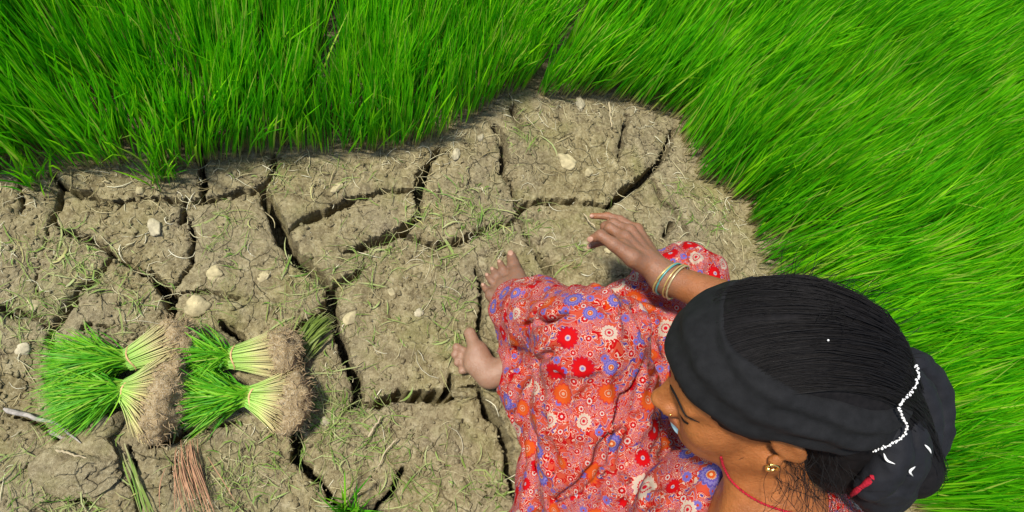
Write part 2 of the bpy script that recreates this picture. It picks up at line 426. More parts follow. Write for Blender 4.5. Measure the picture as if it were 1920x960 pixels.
# the same stand going on beyond the picture, in broader, fewer blades
p2 = rng.uniform((-2.6, -1.6), (4.2, 3.8), (90000, 2)); p2 = p2[in_poly(p2, poly)]
pr = proj(np.column_stack((p2, np.full(len(p2), .12)))); up_ok = (np.column_stack((p2, np.full(len(p2), .12))) - CAM) @ RW[:, 2] < -.2
p2 = p2[~(up_ok & (pr[:, 0] > -330) & (pr[:, 0] < 2300) & (pr[:, 1] > -260) & (pr[:, 1] < 1250))]
n2 = len(p2); h2 = .225 * rng.uniform(.65, 1.12, n2); a2 = rng.uniform(0, 2 * np.pi, n2)
l2 = np.stack((np.cos(a2), np.sin(a2)), -1) * np.abs(rng.normal(0, .16, n2))[:, None] + .03
P2b = np.zeros((n2, 3, 3))
for k, t in enumerate((0, .55, 1.0)): P2b[:, k, :2] = p2 + l2 * (h2 * t ** 1.4)[:, None]; P2b[:, k, 2] = h2 * t - .004
far = ribbons(P2b, rng.uniform(.0025, .0042, n2)[:, None] * np.array((.8, 1.1, .08))[None], np.stack((np.cos(a2 * 3), np.sin(a2 * 3), np.zeros(n2)), -1), np.array((0, .55, 1.0)), np.clip(rng.normal(.46, .3, n2), 0, 1))
V, F, A = joinm(near, far)
rice = link('rice_seedlings', mk('rice_seedlings', V, F, A), M_rice)
tag(rice, 'dense bright green rice seedlings growing in the nursery bed', 'rice seedlings', kind='stuff')
# ------------------------------------------------------------------ implicit surfaces -> one continuous mesh
def nrm(v): v = np.asarray(v, float); return v / np.linalg.norm(v)
class Cone:                      # tapered limb segment
    def __init__(s, a, b, ra, rb, k=.015, sub=False, flat=None):
        s.a = np.asarray(a, float); s.ab = np.asarray(b, float) - s.a; s.l2 = s.ab @ s.ab + 1e-12; s.ra, s.rb, s.k, s.sub = ra, rb, k, sub
        s.c = s.a + s.ab / 2; s.R = math.sqrt(s.l2) / 2 + max(ra, rb)
        s.flat = None if flat is None else (nrm(flat[0]), flat[1])      # (axis, factor>1 squashes along axis)
    def __call__(s, p):
        t = np.clip(((p - s.a) @ s.ab) / s.l2, 0, 1)
        v = p - s.a - t[:, None] * s.ab
        if s.flat is not None:
            v = v + (v @ s.flat[0])[:, None] * s.flat[0] * (s.flat[1] - 1)
            return (np.sqrt((v * v).sum(1)) - (s.ra + (s.rb - s.ra) * t)) / (1 + .45 * (s.flat[1] - 1))
        return np.sqrt((v * v).sum(1)) - (s.ra + (s.rb - s.ra) * t)
class Ell:                       # oriented ellipsoid
    def __init__(s, c, r, axes=None, k=.015, sub=False):
        s.c = np.asarray(c, float); s.r = np.asarray(r, float); s.A = np.eye(3) if axes is None else np.asarray(axes, float)
        s.k, s.sub, s.R = k, sub, float(max(r))
    def __call__(s, p):
        q = (p - s.c) @ s.A.T / s.r
        k0 = np.sqrt((q * q).sum(1)); k1 = np.sqrt(((q / s.r) ** 2).sum(1)) + 1e-9
        return np.where(k0 < 1e-4, -min(s.r), k0 * (k0 - 1) / k1)
def smin(a, b, k):
    h = np.clip(.5 + .5 * (b - a) / k, 0, 1); return b + (a - b) * h - k * h * (1 - h)
class Field:
    def __init__(s, prims, post=None): s.prims = prims; s.post = post
    def __call__(s, p, use=None):
        d = np.full(len(p), 9.0)
        for q in (s.prims if use is None else use):
            e = q(p)
            d = -smin(-d, e, q.k) if q.sub else smin(d, e, q.k)
        return d if s.post is None else s.post(p, d)
    def bounds(s, m=.03):
        lo = np.min([q.c - q.R for q in s.prims if not q.sub], 0) - m; hi = np.max([q.c + q.R for q in s.prims if not q.sub], 0) + m
        return lo, hi
CORN = np.array([(x, y, z) for x in (0, 1) for y in (0, 1) for z in (0, 1)])
EDG = [(a, b) for a in range(8) for b in range(8) if a < b and np.abs(CORN[a] - CORN[b]).sum() == 1]
def polygonise(field, h, lo=None, hi=None, Bk=12):
    l, u = field.bounds(); lo = l if lo is None else np.maximum(l, lo); hi = u if hi is None else np.minimum(u, hi)
    nb = np.ceil((hi - lo) / (h * Bk)).astype(int); dims = nb * Bk + 2
    bi = np.stack(np.meshgrid(*[np.arange(n) for n in nb], indexing='ij'), -1).reshape(-1, 3)
    cen = lo + (bi + .5) * Bk * h; dc = field(cen)
    rad = Bk * h * .87
    ac = np.abs(dc) < rad * 1.6 + .012; bi = bi[ac]; cen = cen[ac]
    EC = np.array([q(cen) for q in field.prims]); ks = np.array([q.k for q in field.prims]); isub = np.array([q.sub for q in field.prims])
    mn = np.where(isub[:, None], 9, EC).min(0)
    USE = np.where(isub[:, None], EC < rad * 1.7 + ks[:, None] + .004, EC < mn[None] + rad * 3.0 + ks[:, None])
    g = np.stack(np.meshgrid(*[np.arange(Bk + 1)] * 3, indexing='ij'), -1).reshape(-1, 3)
    ids, pos, quads = [], [], []
    st = np.array((dims[1] * dims[2], dims[2], 1), dtype=np.int64)
    for nb_i, b in enumerate(bi):
        base = b * Bk
        pts = lo + (base + g) * h
        D = field(pts, [field.prims[x] for x in np.flatnonzero(USE[:, nb_i])]).reshape(Bk + 1, Bk + 1, Bk + 1)
        neg = D < 0
        if neg.all() or not neg.any(): continue
        cs = [D[c[0]:c[0] + Bk, c[1]:c[1] + Bk, c[2]:c[2] + Bk] for c in CORN]
        sg = np.sum([c < 0 for c in cs], 0); act = (sg > 0) & (sg < 8)
        if act.any():
            ai = np.argwhere(act); cv = np.stack([c[act] for c in cs], -1)
            acc = np.zeros((len(ai), 3)); cnt = np.zeros(len(ai))
            for a, e in EDG:
                va, ve = cv[:, a], cv[:, e]; m = (va < 0) != (ve < 0)
                t = np.where(m, va / np.where(m, va - ve, 1), 0)
                acc += m[:, None] * (CORN[a] + t[:, None] * (CORN[e] - CORN[a])); cnt += m
            pos.append(lo + (base + ai + acc / cnt[:, None]) * h); ids.append((base + ai) @ st)
        for ax in range(3):
            sl_a = [slice(0, Bk)] * 3; sl_b = [slice(0, Bk)] * 3; sl_b[ax] = slice(1, Bk + 1)
            na, nb_ = neg[tuple(sl_a)], neg[tuple(sl_b)]
            ed = np.argwhere(na != nb_)
            if not len(ed): continue
            fl = na[tuple(ed.T)]
            o1, o2 = [(1, 2), (2, 0), (0, 1)][ax]
            i = (base + ed)
            e1 = np.zeros(3, int); e1[o1] = 1; e2 = np.zeros(3, int); e2[o2] = 1
            q = np.stack([(i - e1 - e2) @ st, (i - e2) @ st, i @ st, (i - e1) @ st], -1)
            quads.append(np.where(fl[:, None], q, q[:, ::-1]))
    ids = np.concatenate(ids); pos = np.concatenate(pos); Q = np.concatenate(quads)
    o = np.argsort(ids); ids, pos = ids[o], pos[o]
    j = np.clip(np.searchsorted(ids, Q), 0, len(ids) - 1)
    ok = (ids[j] == Q).all(1)
    return pos, j[ok]
def smooth_mesh(V, F, it=2, lam=.5):
    e = np.concatenate([F[:, [a, (a + 1) % 4]] for a in range(4)])
    for s in range(it):
        acc = np.zeros_like(V); cnt = np.zeros(len(V))
        np.add.at(acc, e[:, 0], V[e[:, 1]]); np.add.at(cnt, e[:, 0], 1)
        np.add.at(acc, e[:, 1], V[e[:, 0]]); np.add.at(cnt, e[:, 1], 1)
        V = V + lam * (acc / np.maximum(cnt, 1)[:, None] - V)
    return V
def march(field, o, d, tmax=2.5, off=0.0):
    """walk from o along d to the surface"""
    o = np.asarray(o, float); d = nrm(d); t = 0.0
    for _ in range(160):
        v = float(field((o + d * t)[None])[0]) - off
        if v < .0004: break
        t += v * .6
        if t > tmax: return None
    return o + d * t
def march_pix(field, pts, off=0.0):
    """drop surveyed photograph points onto a surface, all at once"""
    d = np.array([nrm(pix(x, y, 0) - CAM) for x, y in pts]); t = np.full(len(d), .2)
    for _ in range(140):
        v = field(CAM + d * t[:, None]) - off
        t = t + np.where(v > .0004, v * .7, 0)
    return CAM + d * t[:, None], t < 2.0
def spline(P, n):
    P = np.asarray(P, float); m = len(P); Q = np.vstack((2 * P[0] - P[1], P, 2 * P[-1] - P[-2])); out = []
    for x in np.linspace(0, m - 1, n):
        i = min(int(x), m - 2); t = x - i; p0, p1, p2, p3 = Q[i:i + 4]
        out.append(.5 * (2 * p1 + (p2 - p0) * t + (2 * p0 - 5 * p1 + 4 * p2 - p3) * t * t + (3 * p1 - p0 - 3 * p2 + p3) * t ** 3))
    return np.array(out)

# ------------------------------------------------------------------ the woman: skeleton (metres, measured on the photograph)
BODY_H, DRESS_H = .0030, .0041
HIPL, KNEEL, ANKL = np.array((.46, -.10, .15)), np.array((.352, .255, .385)), np.array((.350, .375, .085))
HIPR, KNEER, ANKR = np.array((.57, .00, .13)), np.array((.645, .445, .125)), np.array((.345, .30, .065))
PELV = np.array((.535, -.075, .14)); WAIST = np.array((.545, -.06, .30)); CHEST = np.array((.525, -.02, .45))
NECKB = np.array((.505, .005, .545))
SHL, SHR = np.array((.41, -.145, .51)), np.array((.585, .105, .53))
ELBR = np.array((.70, .275, .42)); WRR = pix(1246, 520, .275)
ELBL, WRL = np.array((.33, -.30, .34)), np.array((.40, -.22, .14))
# head frame: origin between the ears; F face, Lf her left, U crown
HC = pix(1440, 722, .670)
def cam_dir(r, u, c): return RW @ np.array((r, u, c))
U_ = nrm(cam_dir(-.19, .73, .66)); F_ = cam_dir(-.95, -.05, -.22); F_ = nrm(F_ - (F_ @ U_) * U_); L_ = np.cross(U_, F_)
HA = np.array((F_, L_, U_))
def hd(x, y, z): return HC + x * F_ + y * L_ + z * U_
hp = []          # head primitives
def E(c, r, k=.015, sub=False, ax=None): hp.append(Ell(hd(*c), r, HA if ax is None else ax @ HA, k, sub))
def C(a, b, ra, rb, k=.012, sub=False): hp.append(Cone(hd(*a), hd(*b), ra, rb, k, sub))
E((-.004, 0, .043), (.094, .0735, .082))
E((.040, 0, -.020), (.050, .057, .072), .03)
E((.060, 0, .035), (.034, .055, .038), .02)                      # forehead
for s in (1, -1):
    C((.005, s * .054, -.045), (.066, s * .016, -.083), .017, .015, .025)      # jaw
    E((.062, s * .040, -.018), (.024, .021, .022), .022)          # cheekbone
    E((.066, s * .026, -.050), (.022, .022, .024), .02)
E((.079, 0, -.083), (.015, .017, .014), .018)                      # chin
for s in (1, -1):
    E((.099, s * .033, .006), (.014, .017, .011), .010, True)      # eye socket
for s in (1, -1):
    E((.0785, s * .032, .005), (.0135, .0145, .0125), .004)        # lidded eye
    C((.091, s * .010, .021), (.080, s * .047, .020), .0065, .005, .008)       # brow
E((.078, 0, .000), (.017, .0125, .032), .008)                      # nose root
C((.084, 0, -.006), (.096, 0, -.026), .0125, .0115, .010)
C((.090, 0, .014), (.111, 0, -.020), .0066, .0088, .010)           # nose
E((.110, 0, -.022), (.0105, .0105, .0098), .006)
for s in (1, -1): E((.099, s * .0125, -.027), (.0105, .0068, .0078), .006)
for s in (1, -1): E((.104, s * .0058, -.0370), (.0045, .0026, .0030), .002, True)
C((.095, 0, -.0365), (.096, 0, -.044), .005, .005, .006)
for s in (1, -1):
    C((.0985, s * .003, -.0475), (.086, s * .024, -.0525), .0055, .0030, .004)
    C((.0965, s * .002, -.0565), (.086, s * .022, -.0545), .0068, .0030, .004)
C((.108, -.0, -.052), (.096, .022, -.0535), .0018, .0010, .003, True)
C((.108, .0, -.052), (.096, -.022, -.0535), .0018, .0010, .003, True)
def rot_y(a): c, s = math.cos(a), math.sin(a); return np.array(((c, 0, s), (0, 1, 0), (-s, 0, c)))
for s in (1, -1):
    eA = rot_y(math.radians(-30))
    E((-.010, s * .075, .000), (.0135, .0052, .028), .005, ax=eA)
    E((-.007, s * .0815, .003), (.0085, .0050, .019), .003, True, ax=eA)
    E((.001, s * .074, -.024), (.0075, .0055, .009), .006)
NECKT = hd(-.012, 0, -.045)
hp.append(Cone(NECKT, NECKB + np.array((-.005, 0, -.01)), .045, .050, .03))
hp.append(Cone(hd(.02, .03, -.07), NECKB + np.array((-.055, -.045, -.02)), .014, .012, .025))   # neck tendon
# --- body below the neck
bp = []
def B(a, b, ra, rb, k=.04, flat=None): bp.append(Cone(a, b, ra, rb, k, False, flat))
facing = nrm(np.array((-.62, .78, 0)))
B(NECKB, CHEST + np.array((0, 0, .04)), .062, .105, .05, (facing, 1.25)); B(CHEST, WAIST, .108, .088, .05, (facing, 1.2)); B(WAIST, PELV, .088, .105, .06)
B(NECKB + (SHL - NECKB) * .15, SHL, .055, .050, .04); B(NECKB + (SHR - NECKB) * .15, SHR, .055, .050, .04)
B(CHEST + facing * .03 + (SHL - SHR) * .22 + np.array((0, 0, -.03)), CHEST + facing * .06 + (SHL - SHR) * .22 + np.array((0, 0, -.05)), .062, .05, .04)
B(CHEST + facing * .03 - (SHL - SHR) * .22 + np.array((0, 0, -.03)), CHEST + facing * .06 - (SHL - SHR) * .22 + np.array((0, 0, -.05)), .062, .05, .04)
B(SHR, ELBR, .046, .036); B(ELBR, ELBR + (WRR - ELBR) * .35, .036, .037, .02); B(ELBR + (WRR - ELBR) * .35, WRR, .037, .0245, .02)
B(SHL, ELBL, .046, .036); B(ELBL, WRL, .036, .024, .02)
B(HIPL, KNEEL, .064, .042); B(KNEEL, ANKL, .042, .034); B(HIPR, KNEER, .066, .046); B(KNEER, ANKR, .052, .034)
nail_list = []
# --- right hand: knuckles and finger joints as (px, py, height)
def chain(pts, rads, k=.006, nail=True):
    q = pixn(pts); rads = [x * .90 for x in rads]; k = k * .7
    for i in range(len(q) - 1): bp.append(Cone(q[i], q[i + 1], rads[i], rads[i + 1], k))
    return q
W0 = WRR
kn = pixn([(1167, 462, .275), (1170, 446, .268), (1180, 433, .258), (1194, 430, .245)])   # index..little knuckles
B(W0, pix(1210, 484, .270), .0235, .0195, .02)
for q, r in zip(kn, (.0155, .0155, .0145, .013)): bp.append(Cone(W0 + (q - W0) * .3, q, .0145, r * .84, .007))
thumb = chain([(1218, 504, .272), (1186, 484, .286), (1150, 458, .288), (1126, 441, .284), (1111, 447, .272)], (.0185, .0165, .0120, .0102, .0078), .007)
for q_, r_ in zip(kn, (.0115, .0115, .0105, .0095)): bp.append(Ell(q_ + np.array((0, 0, .004)), (r_, r_, r_ * .9), None, .005))
for q_ in kn: bp.append(Cone(W0 + np.array((-.005, 0, .016)), q_ + np.array((0, 0, .010)), .0036, .0030, .006))
index = chain([(1167, 462, .275), (1136, 450, .262), (1119, 454, .248), (1107, 461, .240)], (.0112, .0098, .0086, .0070))
middle = chain([(1170, 446, .268), (1143, 427, .258), (1134, 440, .240), (1140, 452, .230)], (.0112, .0098, .0088, .0072))
ring = chain([(1180, 433, .258), (1149, 418, .245), (1134, 424, .228), (1131, 436, .216)], (.0105, .0092, .0084, .0070))
little = chain([(1194, 430, .245), (1163, 412, .240), (1140, 405, .232), (1110, 405, .226)], (.0095, .0084, .0074, .0060))
# left hand (out of the picture): resting on the thigh
for s_ in range(4):
    a_ = WRL + np.array((-.02 + .016 * s_, .07, -.01)); bp.append(Cone(WRL, a_, .02, .011, .012)); bp.append(Cone(a_, a_ + np.array((-.004 + .003 * s_, .04, -.014)), .009, .0085, .006)); bp.append(Cone(a_ + np.array((-.004 + .003 * s_, .04, -.014)), a_ + np.array((-.004, .06, -.035)), .0085, .007, .006))
bp.append(Cone(WRL, WRL + np.array((-.05, .03, -.012)), .018, .012, .012)); bp.append(Cone(WRL + np.array((-.05, .03, -.012)), WRL + np.array((-.055, .07, -.02)), .011, .008, .008))
# --- left foot flat on the soil, toes forward
B(ANKL, pix(985, 575, .05), .034, .036, .03)
fA = pixn([(986, 600, .035)])[0]
ball_in, ball_out = pix(968, 515, .028), pix(921, 553, .020)
bp.append(Cone(pix(990, 580, .055), ball_in, .026, .0175, .014)); bp.append(Cone(pix(974, 590, .045), ball_out, .024, .0130, .014)); bp.append(Cone(pix(978, 570, .05), pix(944, 533, .024), .026, .0155, .012))
for a_, c_ in (((978, 565, .076), (963, 515, .042)), ((974, 567, .074), (951, 521, .036)), ((970, 570, .070), (941, 529, .032)), ((966, 574, .066), (931, 539, .028))): bp.append(Cone(pix(*a_), pix(*c_), .0045, .0035, .006))
for pts, rr in (([(968,515,.026),(963,496,.020),(959,481,.014)], (.0165,.0135,.0118)), ([(952,523,.023),(943,505,.018),(938,494,.011)], (.0110,.0088,.0080)),
                ([(942,530,.021),(931,516,.016),(925,507,.010)], (.0105,.0084,.0076)), ([(932,538,.018),(921,526,.014),(915,518,.009)], (.0100,.0080,.0072)), ([(922,549,.015),(912,543,.011),(907,536,.008)], (.0095,.0076,.0066))):
    chain(pts, rr, .005)
# --- right foot lying on its back, sole up
B(ANKR, pix(922, 705, .046), .034, .023, .02)
bp.append(Cone(pix(918, 700, .042), pix(896, 658, .040), .0185, .0195, .012)); bp.append(Cone(pix(914, 706, .040), pix(886, 685, .036), .0175, .0155, .012)); bp.append(Cone(pix(914, 702, .040), pix(890, 671, .038), .0180, .0180, .014))
for pts, rr in (([(893,655,.046),(886,638,.040),(881,625,.036)], (.0165,.0125,.0130)), ([(884,664,.036),(868,657,.026),(856,651,.028)], (.0100,.0078,.0092)),
                ([(880,672,.034),(864,669,.022),(853,665,.024)], (.0098,.0074,.0088)), ([(878,681,.030),(866,682,.019),(858,680,.021)], (.0094,.0070,.0084)), ([(880,690,.026),(872,694,.016),(866,695,.018)], (.0090,.0070,.0080))):
    chain(pts, rr, .005)
body_f = Field(bp + hp)

# ------------------------------------------------------------------ her printed dress and trousers
dp = []
def D(a, b, ra, rb, k=.05, flat=None): dp.append(Cone(a, b, ra, rb, k, False, flat))
D(NECKB + np.array((.02, -.02, -.03)), CHEST, .085, .135, .05, (facing, 1.2)); D(CHEST, WAIST, .138, .128, .06, (facing, 1.15)); D(WAIST, PELV, .122, .145, .05)
D(CHEST + facing * .035, WAIST + facing * .02, .085, .085, .05)
D(NECKB + (SHL - NECKB) * .45, SHL, .058, .064, .04); D(NECKB + (SHR - NECKB) * .45, SHR, .058, .064, .04)
D(SHR, SHR + (ELBR - SHR) * .72, .064, .056, .03); D(SHL, SHL + (ELBL - SHL) * .72, .064, .056, .03)
D(HIPL, KNEEL + (HIPL - KNEEL) * .25, .100, .086, .03); D(KNEEL + (HIPL - KNEEL) * .25, KNEEL, .084, .064, .02)
D(KNEEL, ANKL + np.array((.005, -.01, .03)), .064, .052, .04)
D(HIPR, KNEER, .090, .074, .03); D(KNEER, ANKR + (KNEER - ANKR) * .12, .074, .046, .025)
D(pix(1030, 755, .10), pix(962, 690, .055), .068, .036, .04)            # trouser leg of the folded leg reaching the sole
D(pix(1058, 850, .10), pix(1048, 1000, .10), .068, .080, .05)           # skirt spreading beside the raised thigh
D(PELV + np.array((-.13, -.02, -.04)), PELV + np.array((.05, -.12, -.05)), .095, .11, .06)
# cuffs: the cloth ends round each ankle with an open hem
CUFL = pix(984, 583, .075); dirL = nrm(pix(955, 545, .06) - pix(1010, 600, .13))
D(pix(1030, 600, .17), CUFL, .066, .056, .03)
dp.append(Cone(CUFL + dirL * .012, CUFL + dirL * .14, .047, .060, .006, True))
CUFR = pix(938, 700, .052); dirR = nrm(pix(900, 690, .045) - pix(960, 705, .06))
dp.append(Cone(CUFR + dirR * .004, CUFR + dirR * .14, .040, .060, .006, True))
# neck opening
dp.append(Cone(NECKB + np.array((-.02, .0, -.005)), HC + np.array((.0, -.03, 0)), .064, .075, .02, True))
dp.append(Cone(NECKB + np.array((-.02, -.06, -.01)), NECKB + np.array((-.04, -.12, .1)), .045, .07, .02, True))
dress_base = Field(dp)
CREASE = [
 ([(1140,640),(1120,700),(1090,750),(1075,800)], .005, .007), ([(1010,640),(1050,690),(1060,740)], .005, .006), ([(985,850),(1010,880),(1060,890)], .006, .006), ([(1150,880),(1200,910),(1260,925)], .007, .006), ([(1160,930),(1220,950),(1290,958)], .006, .006), ([(975,800),(990,850),(985,900)], .006, .007),   # surveyed folds: photograph points, depth, width
 ([(1196,668),(1193,690),(1180,740),(1157,787),(1133,827),(1117,870),(1087,907),(1040,937),(990,965)], .008, .0055),
 ([(1062,645),(1047,656),(1013,677),(973,707),(940,724)], .012, .0055),
 ([(1030,680),(1005,700),(987,722),(974,745),(966,775),(960,810)], .014, .0065),
 ([(975,612),(1000,611),(1043,601),(1070,585)], .014, .0055),
 ([(1128,850),(1137,890),(1134,925),(1120,965)], .006, .0055),
 ([(1120,545),(1150,552),(1194,556),(1242,572),(1275,592)], .013, .006),
 ([(1195,560),(1188,585),(1196,620),(1205,650)], .014, .0065),
 ([(1170,520),(1215,528),(1255,545)], .011, .005),
 ([(1200,687),(1215,705),(1235,730),(1250,760)], .012, .0050),
 ([(1225,640),(1235,665),(1252,690)], .012, .0055),
 ([(1205,770),(1180,810),(1165,850)], .005, .006),
 ([(1240,800),(1215,850),(1190,900),(1170,960)], .005, .007),
 ([(1095,560),(1130,575),(1165,600),(1185,640)], .004, .006),
 ([(1000,760),(1030,800),(1045,860),(1030,910)], .005, .008),
 ([(1090,650),(1075,700),(1060,760),(1062,820)], .004, .009),
 ([(1265,455),(1290,480),(1310,520),(1320,550)], .010, .005),
 ([(1220,470),(1240,500),(1270,530)], .009, .005),
]
crs = []
for pts, dep, w in CREASE:
    q, _ = march_pix(dress_base, spline(np.array(pts, float), len(pts) * 5)); 
    g_ = np.stack([dress_base(q + h_) - dress_base(q - h_) for h_ in np.eye(3) * .004], -1); g_ /= np.linalg.norm(g_, axis=1, keepdims=True) + 1e-9
    crs.append((q, dep, w, q.min(0) - w * 4 - dep, q.max(0) + w * 4 + dep, g_))
for n_c in (6, 8, 9):      # the deepest folds: thigh against lap, cuff, sole-side trouser leg
    q, gq, rr_ = crs[n_c][0], crs[n_c][5], (.012 if n_c == 6 else .0075)
    for k in range(len(q) - 1):
        if np.linalg.norm(q[k + 1] - q[k]) < .05:
            f0, f1 = (min(1, 6 * min(x_, 1 - x_) + .15) for x_ in (k / (len(q) - 1), (k + 1) / (len(q) - 1)))
            dp.append(Cone(q[k] - gq[k] * .006, q[k + 1] - gq[k + 1] * .006, rr_ * f0, rr_ * f1, .006, True))
def dress_post(p, d):
    m = np.abs(d) < .036
    if not m.any(): return d
    d = d.copy(); q = p[m]; e = d[m]
    wv = q + .02 * np.stack((vnoise(q * 14, 91), vnoise(q * 14, 92), vnoise(q * 14, 93)), -1)
    rid = 1 - np.abs(vnoise(wv * np.array((26, 7, 9)), 95)) * 2
    rid2 = 1 - np.abs(vnoise(wv * np.array((9, 22, 24)), 97)) * 2
    e = e - .0075 * rid - .0046 * rid2 - .0032 * (1 - 2 * np.abs(vnoise(wv * np.array((60, 22, 30)), 98)))
    lo, hi = q.min(0), q.max(0)
    for pl, dep, w, a, b, gn in crs:
        if (lo > b).any() or (hi < a).any(): continue
        dm = np.full(len(q), 9.0); fa = np.zeros(len(q)); n = len(pl)
        for k in range(n - 1):
            ab = pl[k + 1] - pl[k]; t = np.clip(((q - pl[k]) @ ab) / (ab @ ab + 1e-12), 0, 1)
            if ab @ ab > .0025: continue        # the fold passes behind a nearer limb here
            vv = q - pl[k] - t[:, None] * ab; vn = vv @ gn[k]; vn = np.clip(vn, -dep * 1.2, dep * 1.2); dd = np.sqrt(np.maximum((vv ** 2).sum(1) - vn ** 2, 0)); c = dd < dm
            dm = np.where(c, dd, dm); fa = np.where(c, (k + t) / (n - 1), fa)
        env = np.clip(np.minimum(fa, 1 - fa) * 6, 0, 1)
        e = e + env * dep * (np.exp(-(dm / w) ** 2) - .38 * np.exp(-((dm - 2.3 * w) / (1.5 * w)) ** 2))
    d[m] = e
    return d
dress_f = Field(dp, dress_post)

# ------------------------------------------------------------------ hair, headband, bun
def loc(p): return (p - HC) @ HA.T
hairp = [Ell(hd(-.005, .001, .043), (.1020, .0790, .0845), HA, .02), Ell(hd(-.070, .006, .020), (.056, .066, .064), HA, .03), Ell(hd(-.080, .012, -.030), (.045, .055, .050), HA, .03), Ell(hd(-.070, .035, -.070), (.040, .040, .045), HA, .03),
         Cone(hd(-.10, .02, -.03), hd(-.135, .05, -.075), .045, .030, .03)]
def hair_post(p, d):
    q = loc(p)
    st = vnoise(np.stack((q[:, 0] * 10, np.arctan2(q[:, 1], q[:, 2] + .02) * 26, q[:, 2] * 10), -1), 111)
    d = d - .0012 * st
    return np.maximum(d, .8 * q[:, 0] - .62 * q[:, 2] - .056)
hair_f = Field(hairp, hair_post)
bandp = [Ell(hd(-.005, .001, .041), (.1065, .0838, .0865), HA, .02), Ell(hd(-.062, .006, .020), (.066, .074, .064), HA, .03)]
def band_post(p, d):
    q = loc(p); x, y, z = q.T
    lo = .034 + .016 * np.clip(x / .09, 0, 1) - .040 * np.clip(-x / .1, 0, 1) + .004 * vnoise(q * 30, 121) - .011 * np.clip(y / .08, 0, 1)
    hi = .092 + .48 * np.minimum(x, .06) + .004 * vnoise(q * 25, 123)
    mid = np.clip((z - lo) / np.maximum(hi - lo, .01), 0, 1)
    fold = np.sin(mid * 15 + 3.0 * vnoise(np.stack((x * 14, y * 14, z * 5), -1), 125) - x * 18)
    d = d - .0020 * fold - .0016 * vnoise(q * np.array((40, 40, 90)), 127) - .004 * np.sin(mid * np.pi)
    inner = d + .012
    return np.maximum(np.maximum(d, -inner), np.maximum(lo - z, z - hi) * .8)
band_f = Field(bandp, band_post)
BUN = hd(-.112, .036, -.050)
bunp = [Ell(BUN, (.040, .050, .050), HA, .01), Ell(hd(-.105, .055, -.085), (.034, .038, .038), HA, .02)]
bz = BUN[2]
for pts, r_ in (([(1728,678,.020),(1756,700,.010),(1776,745,.0),(1778,795,-.01),(1764,840,-.02),(1750,866,-.02)], .017), ([(1712,700,.034),(1742,740,.026),(1752,790,.018),(1742,850,.006),(1720,895,-.004)], .0175),
                ([(1705,740,.044),(1722,785,.038),(1720,835,.030),(1702,885,.014),(1676,918,.0)], .018), ([(1690,800,.046),(1696,840,.040),(1682,885,.026),(1652,912,.010)], .017)):
    q_ = spline(pixn([(x_ - 22, y_, bz + z_) for x_, y_, z_ in pts]), 9)
    for k in range(8): bunp.append(Cone(q_[k], q_[k + 1], r_ * (.8 + .2 * math.sin(math.pi * k / 8)), r_ * (.8 + .2 * math.sin(math.pi * (k + 1) / 8)), .0022))
def bun_post(p, d):
    return d - .0014 * vnoise(p * 40, 133) - .0016 * (1 - 2 * np.abs(vnoise(p * 75, 135)))
bun_f = Field(bunp, bun_post)
# ------------------------------------------------------------------ build the woman
def skin_mat():
    t = NT('skin')
    n = t.noise(60, 4); n2 = t.noise(420, 3)
    c = t.ramp(n, [(.3, (.25, .080, .018)), (.7, (.35, .118, .030))])
    dust = t.attr('dust').outputs['Fac']; pale = t.attr('pale').outputs['Fac']; lip = t.attr('lip').outputs['Fac']
    dn = t.math('MULTIPLY', dust, t.math('ADD', .2, t.math('MULTIPLY', t.noise(140, 5, .7), 1.2)))
    c = t.mix(dn, c, (.185, .110, .076)); c = t.mix(pale, c, t.ramp(t.noise(70, 3), [(.3, (.26, .14, .082)), (.7, (.34, .20, .125))]))
    c = t.mix(lip, c, (.26, .075, .05))
    t.col(c); t.rough(.5); t.spec(.4)
    t.b.inputs['Subsurface Weight'].default_value = .12; t.b.inputs['Subsurface Radius'].default_value = (.008, .003, .0015); t.b.inputs['Subsurface Scale'].default_value = .6
    t.bump(t.math('ADD', n2, t.math('MULTIPLY', t.noise(160, 3), .8)), .6, .0016)
    return t.m

